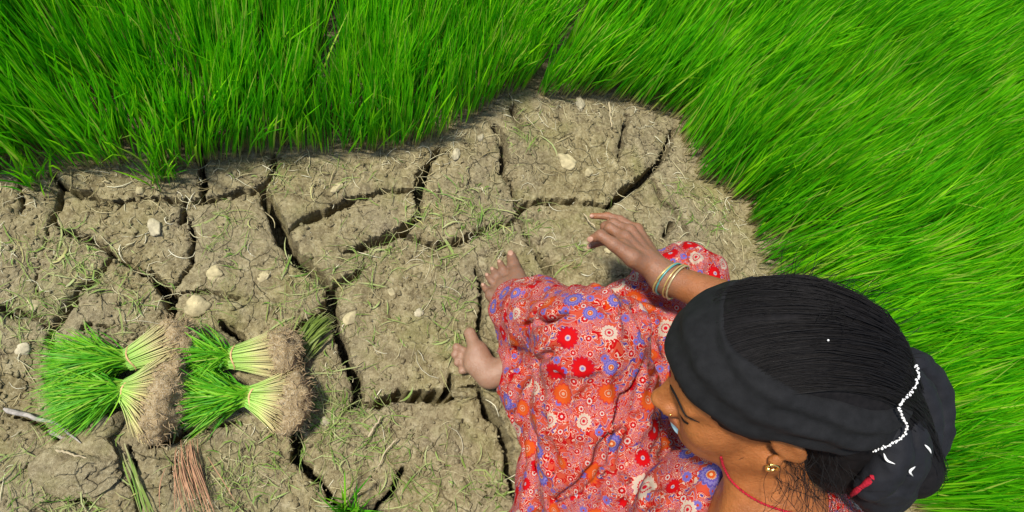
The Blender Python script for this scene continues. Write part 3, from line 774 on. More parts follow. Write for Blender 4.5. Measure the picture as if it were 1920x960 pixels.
def print_mat():
    """printed cotton: two layers of ringed flowers over a scrollwork ground"""
    t = NT('floral_cotton')
    def flower(uvname, idname, npet):
        uv = t.new('UVMap'); uv.uv_map = uvname
        sp = t.new('SeparateXYZ'); t.ln(uv.outputs[0], sp.inputs[0])
        x = t.math('SUBTRACT', sp.outputs[0], .5); y = t.math('SUBTRACT', sp.outputs[1], .5)
        r = t.math('MULTIPLY', t.math('SQRT', t.math('ADD', t.math('MULTIPLY', x, x), t.math('MULTIPLY', y, y))), 4.0)
        th = t.math('ARCTAN2', y, x)
        pet = t.math('ABSOLUTE', t.math('SINE', t.math('MULTIPLY', th, npet / 2)))
        edge = t.math('ADD', .80, t.math('MULTIPLY', pet, .20))
        rr = t.math('DIVIDE', r, edge)                       # 1 on the petal edge
        return rr, t.attr(idname).outputs['Fac'], pet
    # ground scroll
    v = t.coord()
    wn_ = t.new('TexNoise'); wn_.inputs['Scale'].default_value = 66; wn_.inputs['Detail'].default_value = 1.0; wn_.inputs['Distortion'].default_value = 2.2; t.ln(v, wn_.inputs['Vector'])
    s1 = t.math('FRACT', t.math('MULTIPLY', wn_.outputs['Fac'], 5.0))
    wn2 = t.new('TexNoise'); wn2.inputs['Scale'].default_value = 80; wn2.inputs['Detail'].default_value = 0.0; wn2.inputs['Distortion'].default_value = 1.5; t.ln(v, wn2.inputs['Vector'])
    cream, pink, red, orange, violet, lilac, yellow = (.74, .50, .38), (.64, .11, .065), (.58, .010, .012), (.62, .075, .022), (.10, .06, .26), (.28, .20, .40), (.58, .28, .07)
    ground_c = t.ramp(s1, [(0, cream), (.11, red), (.33, pink), (.39, cream), (.47, orange), (.51, red), (.66, cream), (.72, violet), (.80, lilac), (.85, pink), (.91, red)], 'CONSTANT')
    g2 = t.ramp(wn2.outputs['Fac'], [(0, pink), (.34, red), (.44, cream), (.485, red), (.53, orange), (.575, cream), (.62, violet), (.68, pink)], 'CONSTANT')
    c = t.mix(t.ramp(t.noise(30, 2), [(.44, (0, 0, 0)), (.5, (1, 1, 1))]), ground_c, g2)
    # small flowers, then large
    for uvn, idn, npet, pal in (('small', 'smallid', 8, (
              [(0, (.64, .50, .45)), (.3, red), (.80, (.75, .35, .3)), (.93, cream)],
              [(0, red), (.35, (.64, .52, .46)), (.7, red), (.9, pink)],
              [(0, orange), (.3, (.2, .15, .45)), (.85, lilac)])),
            ('big', 'bigid', 14, (
              [(0, (.25, .20, .48)), (.14, (.66, .45, .42)), (.27, (.55, .015, .025)), (.34, (.66, .020, .022)), (.86, (.52, .012, .03))],
              [(0, (.80, .50, .28)), (.13, (.66, .12, .04)), (.32, (.62, .40, .24)), (.40, (.15, .11, .42)), (.55, (.25, .20, .48)), (.78, (.125, .09, .36)), (.92, (.22, .18, .42))],
              [(0, (.66, .38, .26)), (.15, (.70, .10, .03)), (.3, (.66, .42, .28)), (.36, (.74, .13, .045)), (.85, (.64, .07, .05))],
              [(0, (.62, .03, .05)), (.22, (.64, .50, .38)), (.42, (.63, .03, .05)), (.55, (.64, .52, .40)), (.9, (.80, .55, .4))]))):
        rr, fid, pet = flower(uvn, idn, npet)
        rs = t.math('MULTIPLY', rr, .999)
        fc = None
        for i, stops in enumerate(pal):
            col = t.ramp(rs, stops, 'CONSTANT')
            fc = col if fc is None else t.mix(t.math('GREATER_THAN', fid, i / len(pal)), fc, col)
        mask = t.math('LESS_THAN', rr, 1.0)
        c = t.mix(mask, c, fc)
    hsv = t.new('HueSaturation'); hsv.inputs['Saturation'].default_value = 1.05; hsv.inputs['Value'].default_value = .61; t.ln(c, hsv.inputs['Color'])
    t.col(hsv.outputs[0]); t.rough(.85); t.spec(.15)
    t.bump(t.math('ADD', t.noise(900, 2), t.math('MULTIPLY', t.noise(45, 3), 2.5)), .25, .0012)
    return t.m

M_skin = skin_mat(); M_print = print_mat()
M_hair = plain('black_hair', (.006, .005, .005), .7, .15, var=.4, scale=200)
M_strand = plain('hair_strands', (.007, .006, .0058), .65, .2)
M_band = plain('black_cotton', (.0085, .0085, .009), .85, .2, var=.35, scale=90, bump=.5, bscale=1200)
M_bun = plain('navy_black_cotton', (.008, .0082, .0105), .75, .25, var=.3, scale=80, bump=.5, bscale=1200)
M_gold = plain('gold', (.80, .52, .16), .25, .5, 1.0)
M_white = plain('white_bead', (.80, .78, .74), .4, .4)
M_red = plain('red_thread', (.34, .012, .025), .8, .15, var=.4, scale=400)
M_blue = plain('pale_blue_cloth', (.42, .66, .72), .8, .2, var=.1)

woman = empty('person', (PELV[0], PELV[1], 0))
tag(woman, 'woman in red floral dress and black head scarf sitting on the cracked soil', 'person')
def part(name, V, F, mat, attrs=None, parent=None, world=True):
    o = link(name, mk(name, V, F, attrs), mat)
    par = woman if parent is None else parent
    o.parent = par
    if parent is None: o.matrix_parent_inverse = Matrix.Translation(-Vector(woman.location))
    return o

V, F = polygonise(body_f, BODY_H)
hand_c = pix(1185, 470, .27)
dust = np.clip((.13 - np.linalg.norm(V - hand_c, axis=1)) / .05, 0, 1) * .8
dust = np.maximum(dust, np.clip((.12 - V[:, 2]) / .04, 0, 1))
dust = np.maximum(dust, .25 * np.clip((.24 - np.linalg.norm(V - hand_c, axis=1)) / .1, 0, 1))
sole_c = pix(888, 675, .05)
pale = np.clip((.10 - np.linalg.norm(V - sole_c, axis=1)) / .03, 0, 1) * .7 * (V[:, 0] < sole_c[0] + .055)
q = loc(V); lip = np.exp(-(((q[:, 0] - .097) / .010) ** 2 + (q[:, 1] / .018) ** 2 + ((q[:, 2] + .052) / .0075) ** 2) ** 2) * .8
body = part('body', V, F, M_skin, {'dust': dust, 'pale': pale, 'lip': lip})
tag(body, 'brown skin, hands and feet dusty grey')

# --- dress with the printed flowers laid out on the cloth
V, F = polygonise(dress_f, DRESS_H)
V = smooth_mesh(V, F, 1, .4)
dress = part('dress', V, F, M_print)
tag(dress, 'red, white and violet floral cotton')
fcn = V[F].mean(1); nr = np.cross(V[F[:, 2]] - V[F[:, 0]], V[F[:, 3]] - V[F[:, 1]]); nr /= np.linalg.norm(nr, axis=1, keepdims=True) + 1e-12
def scatter(mind, n, seed):
    r = np.random.default_rng(seed); idx = r.permutation(len(F))[:n]; pts = []; cells = {}
    for i in idx:
        p = fcn[i]; key = tuple((p // mind).astype(int)); ok = True
        for dx in (-1, 0, 1):
            for dy in (-1, 0, 1):
                for dz in (-1, 0, 1):
                    for j in cells.get((key[0] + dx, key[1] + dy, key[2] + dz), ()):
                        if ((fcn[j] - p) ** 2).sum() < mind * mind: ok = False
        if ok: cells.setdefault(key, []).append(i); pts.append(i)
    return np.array(pts)
def lay_flowers(layer, mind, rlo, rhi, n, seed):
    r = np.random.default_rng(seed); c = scatter(mind, n, seed); cen = fcn[c].astype(np.float32); N_ = nr[c].astype(np.float32)
    ref = r.normal(size=(len(c), 3)); Ux = np.cross(N_, ref); Ux /= np.linalg.norm(Ux, axis=1, keepdims=True); Uy = np.cross(N_, Ux)
    own = np.zeros(len(F), dtype=int)
    for s in range(0, len(F), 20000):
        f = fcn[s:s + 20000].astype(np.float32); d2 = (f * f).sum(1)[:, None] - 2 * f @ cen.T + (cen * cen).sum(1)[None]
        d2 = d2 + .0009 * (1 - nr[s:s + 20000].astype(np.float32) @ N_.T)           # stay on the same side of a fold
        own[s:s + 20000] = d2.argmin(1)
    R = r.uniform(rlo, rhi, len(c)); ids = r.random(len(c))
    dv = V[F] - cen[own][:, None]
    ln_ = np.linalg.norm(dv, axis=2); u = (dv * Ux[own][:, None]).sum(2); w = (dv * Uy[own][:, None]).sum(2)
    g = ln_ / np.maximum(np.sqrt(u * u + w * w), 1e-6); g = np.minimum(g, 3)
    uvs = np.stack((u * g, w * g), -1) / R[own][:, None, None] / 4 + .5      # petal edge at radius .25 of the tile
    lay = dress.data.uv_layers.new(name=layer); lay.data.foreach_set('uv', uvs.astype(np.float32).ravel())
    a = dress.data.attributes.new(layer + 'id', 'FLOAT', 'FACE'); a.data.foreach_set('value', ids[own].astype(np.float32))
lay_flowers('big', .036, .0105, .0175, 14000, 5)
lay_flowers('small', .0175, .0042, .0075, 25000, 6)

V, F = polygonise(hair_f, .003)
hair = part('hair', V, F, M_hair)
V, F = polygonise(band_f, .002)
band = part('headband', V, F, M_band); tag(band, 'wide black cotton headband')
V, F = polygonise(bun_f, .0026)
bun = part('bun_scarf', V, F, M_bun); tag(bun, 'black scarf twisted round the hair bun')

# --- single hairs drawn back from the brow, flyaways, curls at the nape
hb = Field(hairp)
def onhair(dirs, lift):
    o = hd(-.03, .004, .02); t = np.full(len(dirs), .20)
    for _ in range(40):
        v = hb(o + dirs * t[:, None]) - lift; t = t - np.clip(v, -.02, .02) * .7
    return o + dirs * t[:, None]
n = 2500; Kh = 10
ph = rng.uniform(-1.3, 1.57, n); s0 = rng.uniform(.10, .55, n); s1 = s0 + rng.uniform(.4, 1.0, n)
s = np.clip(s0[:, None] + (s1 - s0)[:, None] * np.linspace(0, 1, Kh), -.1, 1.12)
fa = .95 - s * 2.75                                  # elevation angle swept from brow over crown to the back
lat = np.sin(ph)[:, None] * np.cos(np.clip(s, 0, 1) * 1.25) * 1.0 + .05 * np.sin(s * 4 + ph[:, None] * 5) + rng.normal(0, .10, n)[:, None] * (s - .3)
dl = np.stack((np.sin(fa) * 1.15, lat, np.cos(fa) * 1.0 - .25 * np.clip(s, 0, 2)), -1)
dl /= np.linalg.norm(dl, axis=-1, keepdims=True)
dw = dl @ HA
lift = np.abs(rng.normal(0, .0009, n))[:, None] + .0006 + (rng.random(n) < .12)[:, None] * (.004 * np.sin(np.linspace(0, np.pi, Kh)))[None]
P = onhair(dw.reshape(-1, 3), lift.reshape(-1)).reshape(n, Kh, 3)
P = P + .0016 * np.stack([vnoise(P * 55, 301 + k_) for k_ in range(3)], -1)
Vh, Fh, Ah = tubes(P, np.full((n, Kh), .00032) * np.sin(np.linspace(.5, 2.7, Kh))[None], 3)
n = 110; Kc = 12
st = np.array([hd(*v) for v in zip(rng.uniform(-.06, .0, n), rng.uniform(.045, .072, n), rng.uniform(-.075, -.005, n))])
dr = (rng.normal(0, .35, (n, 3)) + np.array((-.2, .55, -.75))) @ HA; dr /= np.linalg.norm(dr, axis=1, keepdims=True)
ax1 = np.cross(dr, rng.normal(size=(n, 3))); ax1 /= np.linalg.norm(ax1, axis=1, keepdims=True); ax2 = np.cross(dr, ax1)
tc = np.linspace(0, 1, Kc); Lc = rng.uniform(.03, .075, n)[:, None, None]; cr = rng.uniform(.004, .014, n)[:, None, None]; fq = rng.uniform(3, 8, n)[:, None]
P = st[:, None] + dr[:, None] * tc[None, :, None] * Lc + cr * (ax1[:, None] * np.sin(fq * tc)[..., None] + ax2[:, None] * (1 - np.cos(fq * tc))[..., None]) * tc[None, :, None]
curl = tubes(P, np.full((n, Kc), .00026), 3)
n = 60
dl = np.stack((rng.uniform(-1, .2, n), rng.uniform(-1, .3, n), rng.uniform(.4, 1, n)), -1); dl /= np.linalg.norm(dl, axis=1, keepdims=True)
b0 = onhair(dl @ HA, np.zeros(n)); d0 = (dl + rng.normal(0, .5, (n, 3)) + np.array((-.9, 0, 0))) @ HA; d0 /= np.linalg.norm(d0, axis=1, keepdims=True)
P = b0[:, None] + d0[:, None] * tc[None, :, None] * rng.uniform(.012, .035, n)[:, None, None] + (dl @ HA)[:, None] * (.006 * np.sin(tc * 3))[None, :, None]
fly = tubes(P, np.full((n, Kc), .00028), 3)
part('loose_hair', *joinm((Vh, Fh, Ah), curl, fly)[:2], M_strand, parent=hair)

# --- face details and jewellery
def onbody(pts, d=None, off=0.0):
    """from outside along -F (face) to the skin"""
    out = []
    for p in pts:
        r = march(body_f, hd(p[0] + .05, p[1], p[2]), -F_, .12, off); out.append(hd(*p) if r is None else r)
    return np.array(out)
def tube1(P, r, sides=8):
    P = np.asarray(P); r = np.full(len(P), r) if np.isscalar(r) else np.asarray(r)
    return tubes(P[None], r[None], sides)
def ball(c, r, n=8, sc=(1, 1, 1)):
    th = np.linspace(.02, np.pi - .02, n); ph_ = np.linspace(0, 2 * np.pi, 2 * n, endpoint=False)
    T_, Q_ = np.meshgrid(th, ph_, indexing='ij')
    V_ = np.stack((np.sin(T_) * np.cos(Q_) * sc[0], np.sin(T_) * np.sin(Q_) * sc[1], np.cos(T_) * sc[2]), -1).reshape(-1, 3) * r + np.asarray(c)
    m = 2 * n; i_, j_ = np.meshgrid(np.arange(n - 1), np.arange(m), indexing='ij')
    a = i_ * m + j_; b_ = i_ * m + (j_ + 1) % m
    return V_, np.stack((a, a + m, b_ + m, b_), -1).reshape(-1, 4), {'t': np.zeros(len(V_)), 'rnd': np.zeros(len(V_))}
for s_ in (1, -1):
    e = onbody(spline([(.09, s_ * .014, .020), (.09, s_ * .028, .0245), (.08, s_ * .044, .020), (.07, s_ * .054, .012)], 12), off=.0002)
    v_, f_, _ = tube1(e, np.array([.0008, .0012, .0014, .0015, .0015, .0015, .0014, .0013, .0011, .0009, .0007, .0004]), 6); part('eyebrow', v_, f_, M_hair)
    e = onbody(spline([(.09, s_ * .019, .000), (.09, s_ * .031, -.0045), (.08, s_ * .041, -.003), (.07, s_ * .048, .001)], 12), off=.0006)
    v_, f_, _ = tube1(e, np.linspace(.0006, .0010, 12), 6); part('eyelashes', v_, f_, M_hair)
bd = onbody([(.1, .007, .030)])[0]
v_, f_, _ = ball((0, 0, 0), 1, 8); v_ = v_ * np.array((.0012, .0036, .0042)) @ HA + bd; part('bindi', v_, f_, M_red)
ns = march(body_f, hd(.101, .06, -.025), -L_, .1); v_, f_, _ = ball(ns, .0014, 6); part('nose_stud', v_, f_, M_gold)
# pale blue cloth at her mouth
bl_f = Field([Ell(hd(.096, -.014, -.066), (.0075, .011, .022), HA, .01), Ell(hd(.091, -.004, -.080), (.006, .010, .012), HA, .012)], lambda p, d: d - .0012 * vnoise(p * 120, 141))
v_, f_ = polygonise(bl_f, .0022); o = part('mouth_cloth', v_, f_, M_blue); tag(o, 'pale blue cloth at the mouth')
# gold ring in the left ear lobe
lob = hd(.004, .079, -.028); an = np.linspace(0, 2 * np.pi, 21)
v_, f_, _ = tube1([lob + .0055 * (math.cos(a) * U_ * .9 + math.sin(a) * F_) for a in an], .0016, 8); part('earring', v_, f_, M_gold)
v_, f_, _ = ball(lob + F_ * .004 - U_ * .003, .0030, 7); part('earring_bead', v_, f_, M_gold)
# bead chain over the back of the scarf
allhead = Field(hairp + bunp + bandp)
def on_px(field, pts, n, off): 
    q_, ok = march_pix(field, spline(np.array(pts, float), n), off); return q_[ok]
ch = on_px(allhead, [(1716,683),(1722,704),(1718,722),(1704,740),(1690,756),(1686,769),(1694,783),(1700,800),(1694,816),(1680,828),(1660,837),(1636,847)], 90, .0025)
ch = ch + np.random.default_rng(3).normal(0, .0005, ch.shape)
v_, f_, _ = joinm(*[ball(c_, .0007 + .0006 * (i % 3 == 0), 5) for i, c_ in enumerate(ch)]); o = part('bead_chain', v_, f_, M_white); tag(o, 'string of small white beads on the scarf')
for pts in ([(1657,850),(1663,863),(1678,870)], [(1734,834),(1742,842),(1746,850)], [(1716,875),(1706,884),(1712,893)]):
    q_ = on_px(allhead, pts, 8, .0035); v_, f_, _ = tube1(q_, np.array([.0003, .0008, .0011, .0012, .0011, .0009, .0006, .0002]), 7); o = part('hair_clip', v_, f_, M_white); tag(o, 'small white hair clip')
q_ = on_px(allhead, [(1553,638), (1554, 639)], 2, .001); v_, f_, _ = ball(q_[0], .0010, 5); o = part('lint_speck', v_, f_, M_white); tag(o, 'white speck of lint caught in the hair')
# red thread necklace and red hair ribbon
sk = Field(bp + hp + hairp[:1])
q_ = on_px(sk, [(1352,858),(1358,878),(1372,902),(1396,924),(1430,944),(1470,958),(1500,965)], 36, .0016)
v_, f_, _ = joinm(*[ball(c_, .0016, 5) for c_ in q_], tube1(q_, .0010, 6)); o = part('necklace', v_, f_, M_red); tag(o, 'red bead necklace round the neck')
q_ = on_px(Field(hairp + bunp + bp), [(1590,935),(1606,920),(1622,908),(1636,896),(1640,890)], 14, .000)
v_, f_, _ = tube1(q_, np.array([.0003, .0016, .0026, .0030, .0028, .0022, .0026, .0032, .0036, .0038, .0034, .0026, .0014, .0003]), 8); o = part('hair_ribbon', v_, f_, M_red); tag(o, 'red ribbon tied in the hair')
# bangles on the right wrist
fore = nrm(WRR - ELBR)
for k_, (cpx, off_, tilt, colr) in enumerate((((1231,517), .0, .35, (.50, .36, .12)), ((1236,520), .004, .28, (.08, .26, .24)), ((1248,527), .015, .20, (.46, .32, .11)), ((1254,531), .021, .16, (.46, .38, .20)))):
    c_ = WRR - fore * (off_ + .004)
    ax = nrm(fore + tilt * np.cross(fore, nrm(CAM - c_))); a1 = nrm(np.cross(ax, (0, 0, 1))); a2 = np.cross(ax, a1)
    an = np.linspace(0, 2 * np.pi, 41)
    v_, f_, _ = tube1([c_ + .0315 * (math.cos(a) * a1 + math.sin(a) * a2) for a in an], .0017, 7)
    o = part('bangle', v_, f_, plain('bangle_glaze', colr, .3, .6, .3 if k_ != 1 else 0)); tag(o, ['gold bangle at the wrist', 'teal bangle at the wrist', 'gold bangle up the forearm', 'pale gold bangle up the forearm'][k_])
# finger and toe nails
M_nail = plain('nail', (.38, .21, .14), .45, .4)
def nail(tip, prev, r):
    d_ = nrm(tip - prev); up_ = nrm(CAM - tip); up_ = nrm(up_ - (up_ @ d_) * d_); sd = np.cross(d_, up_)
    p_ = march(body_f, tip + up_ * .03 + d_ * r * .2, -up_, .06)
    if p_ is None: return
    A_ = np.array((d_, sd, up_)); v_, f_, _ = ball((0, 0, 0), 1.0, 6); v_ = v_ * np.array((r * .75, r * .62, r * .16)) @ A_ + p_
    part('nail', v_, f_, M_nail, parent=body)
for ch_, r in ((thumb, .0085), (index, .0068), (little, .0058)): nail(ch_[-1], ch_[-2], r)
for (a, b), r in ((((963,496,.020),(959,481,.014)), .010), (((943,505,.018),(938,494,.011)), .0065), (((931,516,.016),(925,507,.010)), .006), (((921,526,.014),(915,518,.009)), .0058), (((912,543,.011),(907,536,.008)), .0052)):
    nail(pix(*b), pix(*a), r)
# ------------------------------------------------------------------ bundles of uprooted seedlings
def stem_mat():
    t = NT('seedling_stems'); at = t.attr('t').outputs['Fac']; rn = t.attr('rnd').outputs['Fac']
    c = t.ramp(at, [(.0, (.40, .30, .14)), (.25, (.52, .48, .20)), (.5, (.40, .54, .12)), (1, (.16, .46, .03))])
    t.col(t.mix(t.math('MULTIPLY', rn, .3), c, (.58, .58, .28))); t.rough(.6); t.spec(.3); return t.m
def root_mat():
    t = NT('root_mass'); n = t.noise(120, 5, .7); n2 = t.noise(420, 3, .7)
    c = t.ramp(n, [(.3, (.15, .10, .045)), (.5, (.34, .245, .12)), (.7, (.50, .39, .22))])
    t.col(t.mix(t.ramp(n2, [(.5, (0, 0, 0)), (.65, (1, 1, 1))]), c, (.50, .42, .28))); t.rough(.95); t.spec(.1); t.bump(n2, 1.0, .004); return t.m
M_stem, M_root = stem_mat(), root_mat()
M_roothair = plain('root_hairs', (.42, .31, .17), .9, .1, var=.4, scale=90)
M_tie = plain('straw_tie', (.55, .36, .16), .8, .2, var=.3, scale=200)
def bundle(label, tie, root, tip, rw, rh, lw, n=430, zs=(.040, .050, .030), seed=1):
    r = np.random.default_rng(seed)
    T = pix(*tie, zs[0]); R0 = pix(*root, zs[1]); L0 = pix(*tip, zs[2])
    T[2] = max(T[2], .03)
    e = empty('seedling_bundle', (T[0], T[1], 0)); tag(e, label, 'seedling bundle', 'uprooted rice seedling bundles on the soil')
    ax = nrm(R0 - T); side = nrm(np.cross((0, 0, 1), ax)); up = np.cross(ax, side)
    def disc(k_):
        a = r.uniform(0, 2 * np.pi, k_); q_ = np.sqrt(r.random(k_)); return q_ * np.cos(a), q_ * np.sin(a)
    n = n * 2; u, v = disc(n)
    Re = R0 + (u * rw)[:, None] * side + (v * rh)[:, None] * up + r.normal(0, .006, (n, 1)) * ax
    Tm = T + (u * .019)[:, None] * side + (v * .017)[:, None] * up
    lu = u * .75 + r.normal(0, .32, n); lv = v * .7 + r.normal(0, .3, n)
    al = nrm(L0 - T); ln_ = np.linalg.norm(L0 - T)
    Le = T + al * (ln_ * r.uniform(.62, 1.12, n))[:, None] + (lu * lw)[:, None] * nrm(np.cross((0, 0, 1), al)) + (lv * .04)[:, None] * np.array((0, 0, 1.0))
    Le[:, 2] = np.maximum(Le[:, 2] - .012, .006 + .004 * r.random(n))
    s_ = np.linspace(0, 1, 5)[None, :, None]
    P_ = (1 - s_) ** 2 * Re[:, None] + 2 * s_ * (1 - s_) * (Tm + (Re - Tm) * .28)[:, None] + s_ ** 2 * (Tm - ax * .008)[:, None]
    P_[..., 2] = np.maximum(P_[..., 2], .004)
    V_, F_m, A_ = tubes(P_, np.tile(np.array((.0008, .0009, .0010, .0010, .0010)), (n, 1)), 3)
    def put(nm, V__, F__, m_, A__=None):
        o = link(nm, mk(nm, V__, F__, A__), m_); keep_world(o, e); return o
    put('stems', V_, F_m, M_stem, A_)
    n2 = int(n * 2.2); ia = r.integers(0, n, n2)
    s_ = np.linspace(0, 1, 6)[None, :, None]
    start = Tm[ia] - ax * .004; end = Le[ia] + r.normal(0, .013, (n2, 3)); end[:, 2] = np.maximum(end[:, 2], .006)
    mid = start + (end - start) * .45 + r.normal(0, .010, (n2, 3)) + np.array((0, 0, .012))
    P_ = (1 - s_) ** 2 * start[:, None] + 2 * s_ * (1 - s_) * mid[:, None] + s_ ** 2 * end[:, None]
    sd = np.cross(end - start, r.normal(0, 1, (n2, 3)) * np.array((.5, .5, 1.0)) + np.array((0, 0, .8))); sd /= np.linalg.norm(sd, axis=1, keepdims=True)
    W_ = r.uniform(.0006, .0013, n2)[:, None] * np.array((.8, 1.0, 1.1, 1.0, .7, .06))[None]
    put('leaves', *(lambda q_: (q_[0], q_[1], M_seed, q_[2]))(ribbons(P_, W_, sd)))
    # root ball with soil clinging to it
    A3 = np.array((ax, side, up)); rc = R0 + ax * .012
    f_ = Field([Ell(rc - ax * .004, (.028, rw * .93, rh * .93), A3, .01), Ell(rc - np.array((0, 0, rh * .35)), (.030, rw * .8, rh * .6), A3, .01)], lambda p, d: d - .007 * fbm(p * 45, seed, 2) - .004 * vnoise(p * 150, seed + 3))
    V_, F_m = polygonise(f_, .004); V_[:, 2] = np.maximum(V_[:, 2], .001)
    rt = put('roots', V_, F_m, M_root)
    k_ = 320; vi = r.integers(0, len(V_), k_); b0 = V_[vi]; out = b0 - rc; out /= np.linalg.norm(out, axis=1, keepdims=True)
    dr_ = out * .7 + ax * .5 + r.normal(0, .6, (k_, 3)); dr_ /= np.linalg.norm(dr_, axis=1, keepdims=True)
    s_ = np.linspace(0, 1, 4)[None, :, None]
    P_ = b0[:, None] - out[:, None] * .003 + dr_[:, None] * s_ * r.uniform(.006, .022, k_)[:, None, None] + r.normal(0, .002, (k_, 4, 3))
    P_[..., 2] = np.maximum(P_[..., 2] - .006 * s_[..., 0] ** 2, .002)
    V_, F_m, _ = tubes(P_, np.tile(np.array((.0007, .0006, .0005, .0003)), (k_, 1)), 3)
    rh_ = link('root_hairs', mk('root_hairs', V_, F_m), M_roothair); rh_.parent = rt
    an = np.linspace(0, 2 * np.pi, 25)
    V_, F_m, _ = tube1([T + ax * .002 * math.sin(3 * a) + .0205 * math.cos(a) * side + .0185 * math.sin(a) * up for a in an], .0017, 6)
    put('tie_band', V_, F_m, M_tie)
bundle('front left seedling bundle with the broad brown root face nearest the dry sticks', (240, 733), (298, 742), (108, 752), .080, .042, .044, 520, seed=11)
bundle('left seedling bundle lying behind, its roots hidden by the broad root ball', (248, 672), (322, 640), (100, 690), .038, .030, .048, 360, seed=12)
bundle('right rear seedling bundle with roots below the pale round stone', (440, 670), (520, 662), (340, 668), .042, .030, .038, 360, seed=13)
bundle('right front seedling bundle with fan of pale stems above reddish dry grass', (475, 745), (537, 754), (345, 742), .057, .034, .044, 400, seed=14)

# ------------------------------------------------------------------ stones, clods, sticks
def rock(c, sc, seed, mat, name, label, cat, group=None, rot=0.0, n=16, rough=.6):
    v_, f_, _ = ball((0, 0, 0), 1.0, n)
    v_ = v_ * (1 + rough * fbm(v_ * 1.3, seed, 3)[:, None] * .55 + .08 * fbm(v_ * 5, seed + 5, 3 if n > 18 else 1)[:, None])
    for k_ in range(5):                                    # broken facets
        d_ = nrm(np.random.default_rng(seed * 7 + k_).normal(size=3)); h_ = v_ @ d_; lim = .66 + .2 * (k_ / 5)
        v_ = v_ - np.maximum(h_ - lim, 0)[:, None] * d_ * .85
    cr_, sr_ = math.cos(rot), math.sin(rot); v_ = v_ * np.asarray(sc); v_ = v_ @ np.array(((cr_, sr_, 0), (-sr_, cr_, 0), (0, 0, 1)))
    o = link(name, mk(name, v_, f_), mat); o.location = (c[0], c[1], float(ground_z(c[0], c[1])) + sc[2] * .25)
    tag(o, label, cat, group); return o
for i, (px_, py_, a, b_, h_, g, lab_) in enumerate((
    (372, 573, .026, .021, .014, 0, 'round cream stone above the gap between the seedling bundles'),
    (655, 598, .020, .014, .009, 0, 'pale angular stone beside the long dark crack right of the bundles'),
    (1063, 302, .026, .019, .007, 0, 'flat cream clod on the soil tongue below the rice edge'),
    (1103, 324, .013, .010, .006, 0, 'small buff stone right of the flat cream clod'),
    (290, 426, .021, .013, .008, 1, 'whitish grey stone on the plate above the left seedlings'),
    (1086, 197, .013, .021, .010, 1, 'grey white upright stone touching the foot of the rice'),
    (401, 513, .017, .019, .009, 0, 'tan clod in the middle of the plate above the bundles'),
    (853, 293, .010, .017, .008, 1, 'wedge shaped grey stone at the rice edge left of the crack'),
    (632, 351, .016, .010, .007, 0, 'buff stone on the plate just under the rice'),
    (786, 586, .010, .012, .009, 1, 'small dark grey pebble on the plate left of the feet'),
    (45, 656, .015, .012, .009, 1, 'grey stone at the left edge beside the seedling tips'),
    (62, 572, .014, .010, .008, 0, 'cream pebble at the end of the leftmost crack'),
    (1140, 472, .010, .008, .006, 0, 'white chip on the soil just below the fingers'),
    (900, 262, .012, .008, .007, 1, 'grey chip in the shade of the rice near the corner crack'),
    (495, 520, .010, .013, .007, 0, 'tan pebble right of centre on the plate above the bundles'),
    (262, 356, .010, .010, .008, 0, 'yellowish pebble in the crack under the left rice'),
    (735, 550, .011, .009, .006, 0, 'small tan pebble on the plate left of the toes'),
    (610, 790, .011, .009, .007, 1, 'grey pebble in the weeds right of the bundles'))):
    p_ = pix(px_, py_); rock(p_, (a * .9, b_ * .9, h_ * .8), 40 + i, (M_stone, M_greystone)[g], 'stone', lab_, 'stone', 'loose stones on the cracked soil', rot=i * 1.3)
p_ = pix(152, 880); rock(p_, (.066, .046, .020), 91, M_soil, 'soil_clod', 'big rough soil clod at the lower left below the sticks', 'clod', rot=.2, n=60, rough=.75)
p_ = pix(205, 800); rock(p_, (.030, .022, .016), 92, M_soil, 'soil_clod', 'small soil clod between the sticks and the seedling roots', 'clod', rot=.7, n=36, rough=.7)
p_ = pix(935, 612); rock(p_, (.030, .034, .022), 93, M_soil, 'soil_clod', 'rounded soil lump between the two bare feet', 'clod', rot=.4, n=36, rough=.7)
p_ = pix(868, 742); rock(p_, (.024, .016, .016), 94, M_soil, 'soil_clod', 'crumbling soil lump in the crack below the sole', 'clod', rot=.1, n=36, rough=.7)
M_stick = plain('weathered_stick', (.34, .305, .26), .85, .2, var=.35, scale=120, bump=.6, bscale=500)
M_stalk = plain('buff_stalk', (.40, .33, .20), .8, .2, var=.25, scale=150)
def stick(pts, r0, r1, label, mat, lift=.018, name='dry_stick'):
    q_ = spline(pixn(pts), 14); z_ = ground_z(q_[:, 0], q_[:, 1]); q_[:, 2] = np.maximum(z_, np.percentile(z_, 80)) * .5 + np.max(z_) * .5 + lift * .6 + r0
    q_ = q_ + np.random.default_rng(int(pts[0][0])).normal(0, .0008, q_.shape)
    v_, f_, _ = tube1(q_, np.concatenate(([r0 * .5], np.linspace(r0, r1, 12), [r1 * .3])), 8)
    o = link(name, mk(name, v_, f_), mat); tag(o, label, 'stick', 'dry sticks and stalks on the soil'); return o
stick([(14, 768), (45, 780), (73, 787), (110, 795), (129, 810), (156, 833)], .0042, .0018, 'long grey forked stick left of the seedling bundles', M_stick)
stick([(88, 806), (110, 817), (142, 834)], .0046, .0040, 'short thick grey stick under the long grey stick', M_stick)
stick([(1137, 198), (1139, 222), (1142, 246)], .0022, .0016, 'short pale stalk below the rice edge at the top', M_stalk)
stick([(690, 820), (702, 802), (715, 783)], .0022, .0016, 'short straight buff stalk below the wide crack', M_stalk)
stick([(745, 823), (720, 850), (706, 880)], .0016, .0010, 'bent buff stalk near the bottom tuft', M_stalk)
stick([(1090, 405), (1100, 420), (1112, 432)], .0016, .0014, 'pale stalk just left of the fingertips', M_stalk)
